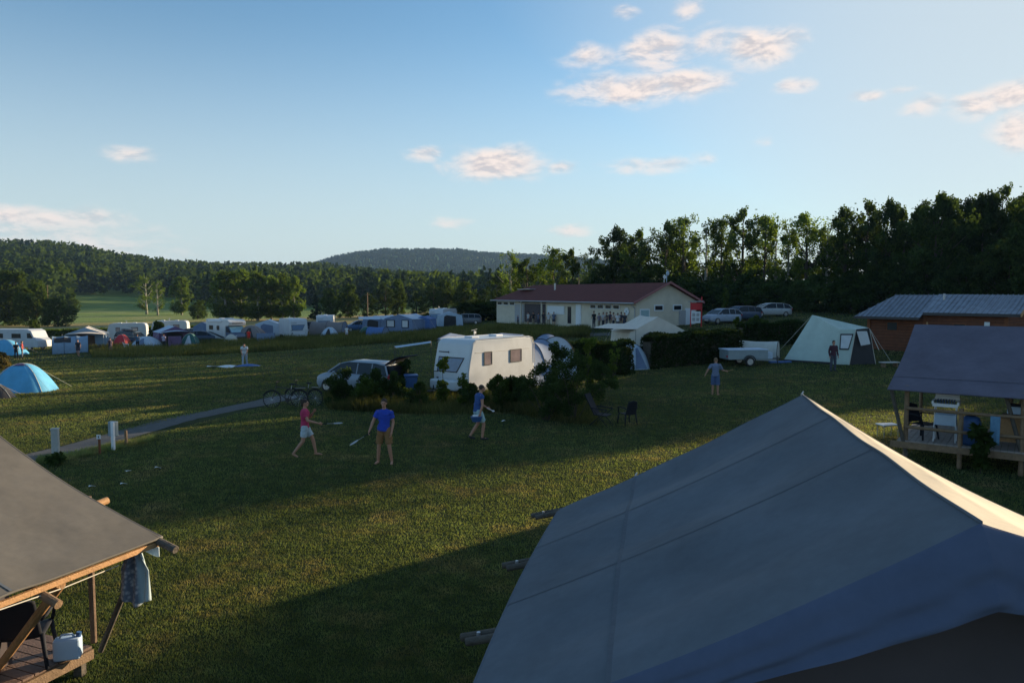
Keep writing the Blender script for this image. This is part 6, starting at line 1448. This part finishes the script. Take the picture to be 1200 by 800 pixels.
    me = vox(mb, vx); me.materials.append(M['skin']); body = bpy.data.objects.new('body', me); COL.objects.link(body); body.parent = r
    def cloth(name, mb_, col, par=r):
        m_ = vox(mb_, max(vx*1.3, .012), 2)
        # cloth folds
        for v in m_.vertices:
            n = mnoise.noise(Vector(v.co)*9); v.co += v.normal*(.011*n+.006*math.sin(v.co.z*38+6*mnoise.noise(Vector(v.co)*5)))
        m_.materials.append(M['cloth']); o = bpy.data.objects.new(name, m_); COL.objects.link(o); o.parent = par; paint(o, col); return o
    mb = MB(); torso(mb, .017); chain(mb, [J['shL'], J['neck']-Vector((0, 0, .065)), J['shR']], [.062, .066, .062])
    mb.ell(J['pel']+Vector((0, 0, -.02)), (.185, .135, .09), 16, 8, rot)
    for S in 'LR':
        sh, el_, wr = J['sh'+S], J['el'+S], J['wr'+S]
        if sleeve <= 1: mb.tube([sh-(el_-sh)*.05, sh.lerp(el_, sleeve)], [.074, .072], 12)
        else: chain(mb, [sh, el_, el_.lerp(wr, .92)], [.07, .056, .042])
    cloth('shirt', mb, shirt)
    mb = MB(); mb.ell(J['pel']-Vector((0, 0, .02)), (.18, .13, .125), 16, 10, rot)
    for S in 'LR':
        hp, kn, an = J['hip'+S], J['kn'+S], J['an'+S]
        if trousers: chain(mb, [hp, hp.lerp(kn, .5), kn, an+Vector((0, 0, .03))], [.102, .09, .074, .06])
        else: mb.ell(hp, (.108, .108, .108)); mb.tube([hp, hp.lerp(kn, leg)], [.108, .10], 14)
    cloth('trousers' if trousers else 'shorts', mb, shorts)
    if not bare:
        for S in 'LR':
            mb = MB(); chain(mb, [J['_heel'+S], J['_toe'+S]], [.045, .04]); mb.ell(J['_toe'+S], (.05, .06, .035)); cloth('shoe', mb, shoe)
    mb = MB(); mb.ell(hc+hy@Vector((0, -.020, .040)), (.084, .096, .092), 16, 10, hy)
    if hair_len: chain(mb, [hc+hy@Vector((0, -.07, .0)), hc+hy@Vector((0, -.09, -hair_len))], [.07, .045])
    if bun: mb.ell(hc+hy@Vector((0, -.10, .09)), (.045, .045, .045))
    m_ = vox(mb, max(vx, .010), 2); m_.materials.append(M[hair]); o = bpy.data.objects.new('hair', m_); COL.objects.link(o); o.parent = r
    if fine:
        for s in (-1, 1): mb = MB(); mb.ell(hc+hy@Vector((s*.030, .083, .008)), (.012, .008, .008), 10, 6, hy); mb.build('eye', M['eye'], r, smooth=True)
        mb = MB(); mb.ell(hc+hy@Vector((0, .092, -.048)), (.022, .008, .006), 10, 6, hy); mb.build('mouth', M['lip'], r, smooth=True)
    r['_L'] = list(tips[0]); r['_R'] = list(tips[1]); return r
def held(p, side): M_ = Matrix.Translation(p.location) @ Matrix.Rotation(p.rotation_euler.z, 4, 'Z') @ Matrix.Scale(p.scale[0], 4); return M_ @ Vector(p['_'+side])
# woman walking to the right (her +y is world +x)
w_ = person(gp(358, 535), R(-78), 'woman in a crimson t-shirt and pale shorts striding barefoot to the right', (.42, .03, .10), (.42, .5, .56), dict(
    hipL=(-.09, 0, .92), knL=(-.10, .22, .52), anL=(-.11, .30, .10), hipR=(.09, 0, .92), knR=(.10, -.06, .50), anR=(.11, -.34, .15), toeR=(.11, -.24, .04), toeL=(-.12, .46, .03),
    wrR=(.20, .40, 1.05), elR=(.26, .10, 1.15), wrL=(-.12, .26, 1.36), elL=(-.27, .14, 1.17)), fine=True, hgt=1.66, hair='hair', hair_len=.06, bun=True, fem=True, sleeve=.6, leg=.72, head_yaw=-.1)
m_ = person(gp(451, 543), R(176), 'man in a royal blue t-shirt and tan shorts standing and facing the camera', (.02, .06, .42), (.25, .13, .05), dict(
    shL=(-.165, 0, 1.41), shR=(.165, 0, 1.41), pel=(.02, 0, .95), knL=(-.14, .06, .49), anL=(-.19, .0, .08), knR=(.15, .02, .49), anR=(.19, -.02, .08), elR=(.29, .05, 1.17), wrR=(.34, .22, .96), elL=(-.23, -.05, 1.13), wrL=(-.21, .06, .88)), fine=True, hgt=1.80, sleeve=.62, leg=.85)
t_ = person(gp(560, 515), R(-62), 'man in a blue shirt and pale shorts carrying a tub past the caravan', (.03, .08, .25), (.33, .48, .52), dict(
    chest=(0, .05, 1.32), neck=(0, .09, 1.48), head=(0, .15, 1.62), shL=(-.175, .06, 1.41), shR=(.175, .06, 1.41), knR=(.10, .16, .50), anR=(.11, .10, .08), knL=(-.10, .05, .50), anL=(-.1, -.22, .14), toeL=(-.1, -.1, .04),
    elR=(.24, .05, 1.13), wrR=(.22, -.02, .88), elL=(-.25, .14, 1.14), wrL=(-.2, .40, .98)), fine=True, hgt=1.78, hair='hair', leg=.8, bare=False, sleeve=.35)
g_ = person(gp(838, 463), R(158-180), 'bent person in grey-blue top and cut-off jeans seen from behind on the shaded lawn', (.16, .2, .3), (.08, .13, .26), dict(
    head=(0, .1, 1.62), neck=(0, .05, 1.48), chest=(0, .03, 1.32), elL=(-.32, -.1, 1.2), wrL=(-.42, -.12, 1.0), elR=(.30, .1, 1.17), wrR=(.44, .28, 1.12)), fine=True, hgt=1.72, leg=1.0, sleeve=.8, hair='hair_fair', head_yaw=-.5)
s_ = person(gp(976, 435), R(185), 'person in a dark red jacket and dark trousers standing before the sage tent', (.06, .02, .035), (.06, .07, .10), dict(), fine=True, hgt=1.74, trousers=True, sleeve=2, bare=False, hair='hair', hair_len=.05)
k_ = person(gp(287, 429), R(-165), 'person in white top and pale trousers bending over the laid out kite', (.62, .66, .7), (.3, .36, .42), dict(
    chest=(0, .10, 1.26), neck=(0, .18, 1.40), head=(0, .27, 1.50), shL=(-.17, .14, 1.34), shR=(.17, .14, 1.34), elL=(-.2, .25, 1.08), wrL=(-.12, .36, .86), elR=(.2, .25, 1.08), wrR=(.12, .36, .86), anL=(-.14, -.2, .08), anR=(.12, .15, .08), knR=(.11, .14, .5), knL=(-.12, .0, .5)), trousers=True, bare=False, vx=.016)
# what they hold
def racket(p, side, d, label, col):
    h = held(p, side); d = Vector(d).normalized(); r = empty('racket', h, 0, label, 'racket', 'rackets'); u = d.cross(Vector((0, 0, 1))).normalized(); n = d.cross(u)
    mb = MB(); mb.tube([-d*.06, d*.16], .014, 8); mb.build('handle', M['black_plastic'], r); mb = MB(); mb.tube([d*.14, d*.36], .006, 6)
    c = d*.47; mb.tube([c+d*.125*math.cos(a)+u*.10*math.sin(a) for a in np.linspace(0, 2*math.pi, 25)], .007, 6, False); mb.build('head_frame', M['metal'], r)
    mb = MB(); P = [c+d*.122*math.cos(a)+u*.097*math.sin(a) for a in np.linspace(0, 2*math.pi, 25)[:-1]]; mb.add(P, [tuple(range(24))]); mb.build('strings', M[col], r)
racket(w_, 'R', (.95, .15, .02), 'badminton racket in the hand of the woman in crimson', 'board_grey')
racket(m_, 'R', (-.75, -.2, -.45), 'badminton racket swung low by the man in royal blue', 'board_grey')
h = held(t_, 'R'); b_ = empty('washing_tub', h-Vector((.08, 0, .17)), .2, 'blue washing-up tub full of dishes carried at the hip of the walking man', 'tub')
mb = MB(); mb.loft([[Vector((.17*k*math.cos(a), .14*k*math.sin(a), z)) for a in np.linspace(0, 2*math.pi, 17)[:-1]] for z, k in ((0, .8), (.15, 1.1), (.16, 1.18), (.165, 1.1))]); mb.build('tub', M['blue_plastic'], b_, smooth=False)
mb = MB(); mb.tube([(-.16, 0, .15), (-.10, 0, .19), (.10, 0, .19), (.16, 0, .15)], .01, 6); mb.build('handle', M['metal'], b_)
for k in range(4): mb = MB(); mb.tube([(-.08+.055*k, .02, .13), (-.07+.055*k, .03, .21)], [.055, .05], 12); mb.build('dish', M['white_plastic'], b_)
h = held(t_, 'L'); o = empty('scrubbing_brush', h, .3, 'white brush held in the front hand of the man with the tub', 'brush')
mb = MB(); mb.tube([(-.08, 0, .03), (.10, -.02, -.06)], .012, 6); mb.build('handle', M['white_plastic'], o); mb = MB(); mb.ell((.13, -.03, -.08), (.045, .035, .03)); mb.build('head', M['white_plastic'], o)
h = held(g_, 'R'); mb = MB(); mb.tube([h+Vector((-.05, 0, -.01)), h+Vector((.28, 0, .09))], .012, 6); o = mb.build('stick', M['pale_wood']); tag(o, 'thin stick held out by the bent person in grey-blue', 'stick')

# distant people: a few figures, copied with their own clothes
def dist_person(): return person((0, 0, 0), 0, 'x', (.1, .1, .1), (.1, .1, .1), dict(elL=(-.23, .06, 1.14), wrL=(-.16, .22, 1.0)), trousers=True, bare=False, vx=.028)
dA = dist_person(); dB = person((0, 0, 0), 0, 'x', (.3, .3, .3), (.1, .1, .1), dict(anL=(-.14, .22, .08), knL=(-.12, .16, .5), anR=(.12, -.24, .12), knR=(.11, .0, .5), toeR=(.12, -.12, .03)), bare=False, vx=.028)
usedA = [False, False]
def far_person(kind, loc, rz, label, sh, tr, hgt=1.7, group=None):
    src = (dA, dB)[kind]
    if not usedA[kind]: o = src; usedA[kind] = True
    else: o = copy_tree(src)
    o.location = loc; o.rotation_euler.z = rz; o.scale = (hgt/1.76,)*3; tag(o, label, 'person', group)
    for c in kids(o):
        if c.name.startswith('shirt'): paint(c, sh)
        if c.name.startswith(('trousers', 'shorts')): paint(c, tr)
        if c.name.startswith('shoe'): paint(c, (.03, .03, .03))
DK = (.02, .025, .035); GP = 'people waiting at the washhouse'
far_person(0, gy(17, 74), R(20), 'person in dark clothes, left one of the pair before the white van', DK, DK, 1.75, 'people at the far left')
far_person(0, gy(24, 75), R(-60), 'person in a red top, right one of the pair before the white van', (.4, .05, .05), (.2, .2, .24), 1.75, 'people at the far left')
far_person(1, gy(90, 74), R(190), 'person in black walking with bare legs before the house tent', DK, (.04, .03, .05), 1.75, 'people at the far left')
far_person(0, gy(128, 77), R(60), 'person in dark clothes beside the cream canopy of the house tent', (.04, .03, .06), DK, 1.7, 'people at the far left')
far_person(0, gy(160, 82), R(30), 'person in a blue jacket standing behind the small grey dome tent', (.05, .12, .22), DK, 1.75, 'people at the far left')
far_person(1, gy(291, 86), R(10), 'small figure in bright red before the grey brown dome tent', (.75, .03, .02), (.6, .03, .02), 1.55, 'people on the far pitches')
far_person(1, gy(406, 84), R(10), 'small figure in white beside the pinkish dome tent', (.7, .72, .75), (.4, .42, .5), 1.45, 'people on the far pitches')
far_person(0, gy(191, 82), R(10), 'person in pale purple beside the white roofed tent', (.45, .4, .55), DK, 1.65, 'people on the far pitches')
crowd1 = [(607, 94.5, (.03, .05, .12), 1.3, 'child in navy alone left of the grey washhouse door'), (619, 93, (.5, .5, .5), 1.7, 'person in light grey, leftmost of the group under the washhouse eave'), (625, 91.5, DK, 1.75, 'person in black, second from the left under the washhouse eave'),
          (631, 90.5, (.1, .12, .18), 1.65, 'person in slate blue, third from the left under the washhouse eave'), (637, 90, (.03, .03, .04), 1.75, 'person in dark clothes, fourth from the left under the washhouse eave'), (643, 88.5, (.55, .55, .58), 1.7, 'person in white top, fifth from the left under the washhouse eave'), (649, 87.5, (.12, .16, .25), 1.7, 'person in blue, rightmost of the group under the washhouse eave')]
crowd2 = [(696, 76.5, DK, 1.85, 'tall person in black, leftmost of the dense group by the white door'), (702, 75.5, (.25, .22, .28), 1.65, 'person in mauve, second in the dense group by the white door'), (707, 75.2, (.5, .5, .52), 1.7, 'person in pale grey, third in the dense group by the white door'), (711, 74.2, DK, 1.75, 'person in black, fourth in the dense group by the white door'),
          (715, 73.6, (.06, .05, .08), 1.8, 'person in dark purple, middle of the dense group by the white door'), (719, 73.2, (.55, .45, .42), 1.7, 'person in salmon pink, right of the middle of the dense group'), (724, 72.4, (.6, .6, .62), 1.7, 'person in white, third from the right in the dense group'), (728, 71.7, (.05, .05, .07), 1.75, 'person in dark grey, second from the right in the dense group'), (732, 71.0, (.03, .035, .05), 1.7, 'person in black, rightmost of the dense group before the cream wall')]
for i, (px, D, c_, hg, lab) in enumerate(crowd1+crowd2):
    u = (px-600)/FOC; k = (u*bC.y-bC.x)/(bd.x-u*bd.y); wp = bC+bd*k; D = wp.y-1.3+.6*math.sin(i*2.3)
    p = gy(px, D)
    far_person(i % 5 == 1, p, rnd.uniform(0, 6.28), lab, c_, [(.03, .035, .06), (.1, .1, .12), (.3, .25, .18)][i % 3], hg, GP)

# ---------------------------------------------------------------- evening haze
hz = MB(); hz.box((0, 1400, 85), (5200, 6400, 200)); m, nt = newmat('haze')
out = N(nt, 'ShaderNodeOutputMaterial'); pv = N(nt, 'ShaderNodeVolumePrincipled'); pv.inputs['Color'].default_value = (.38, .62, 1, 1); pv.inputs['Density'].default_value = HAZE_DENSITY; pv.inputs['Anisotropy'].default_value = .0
L(nt, pv.outputs[0], out.inputs['Volume'])
o = hz.build('haze', m); o['kind'] = 'stuff'; o['label'] = 'thin evening haze over the valley'
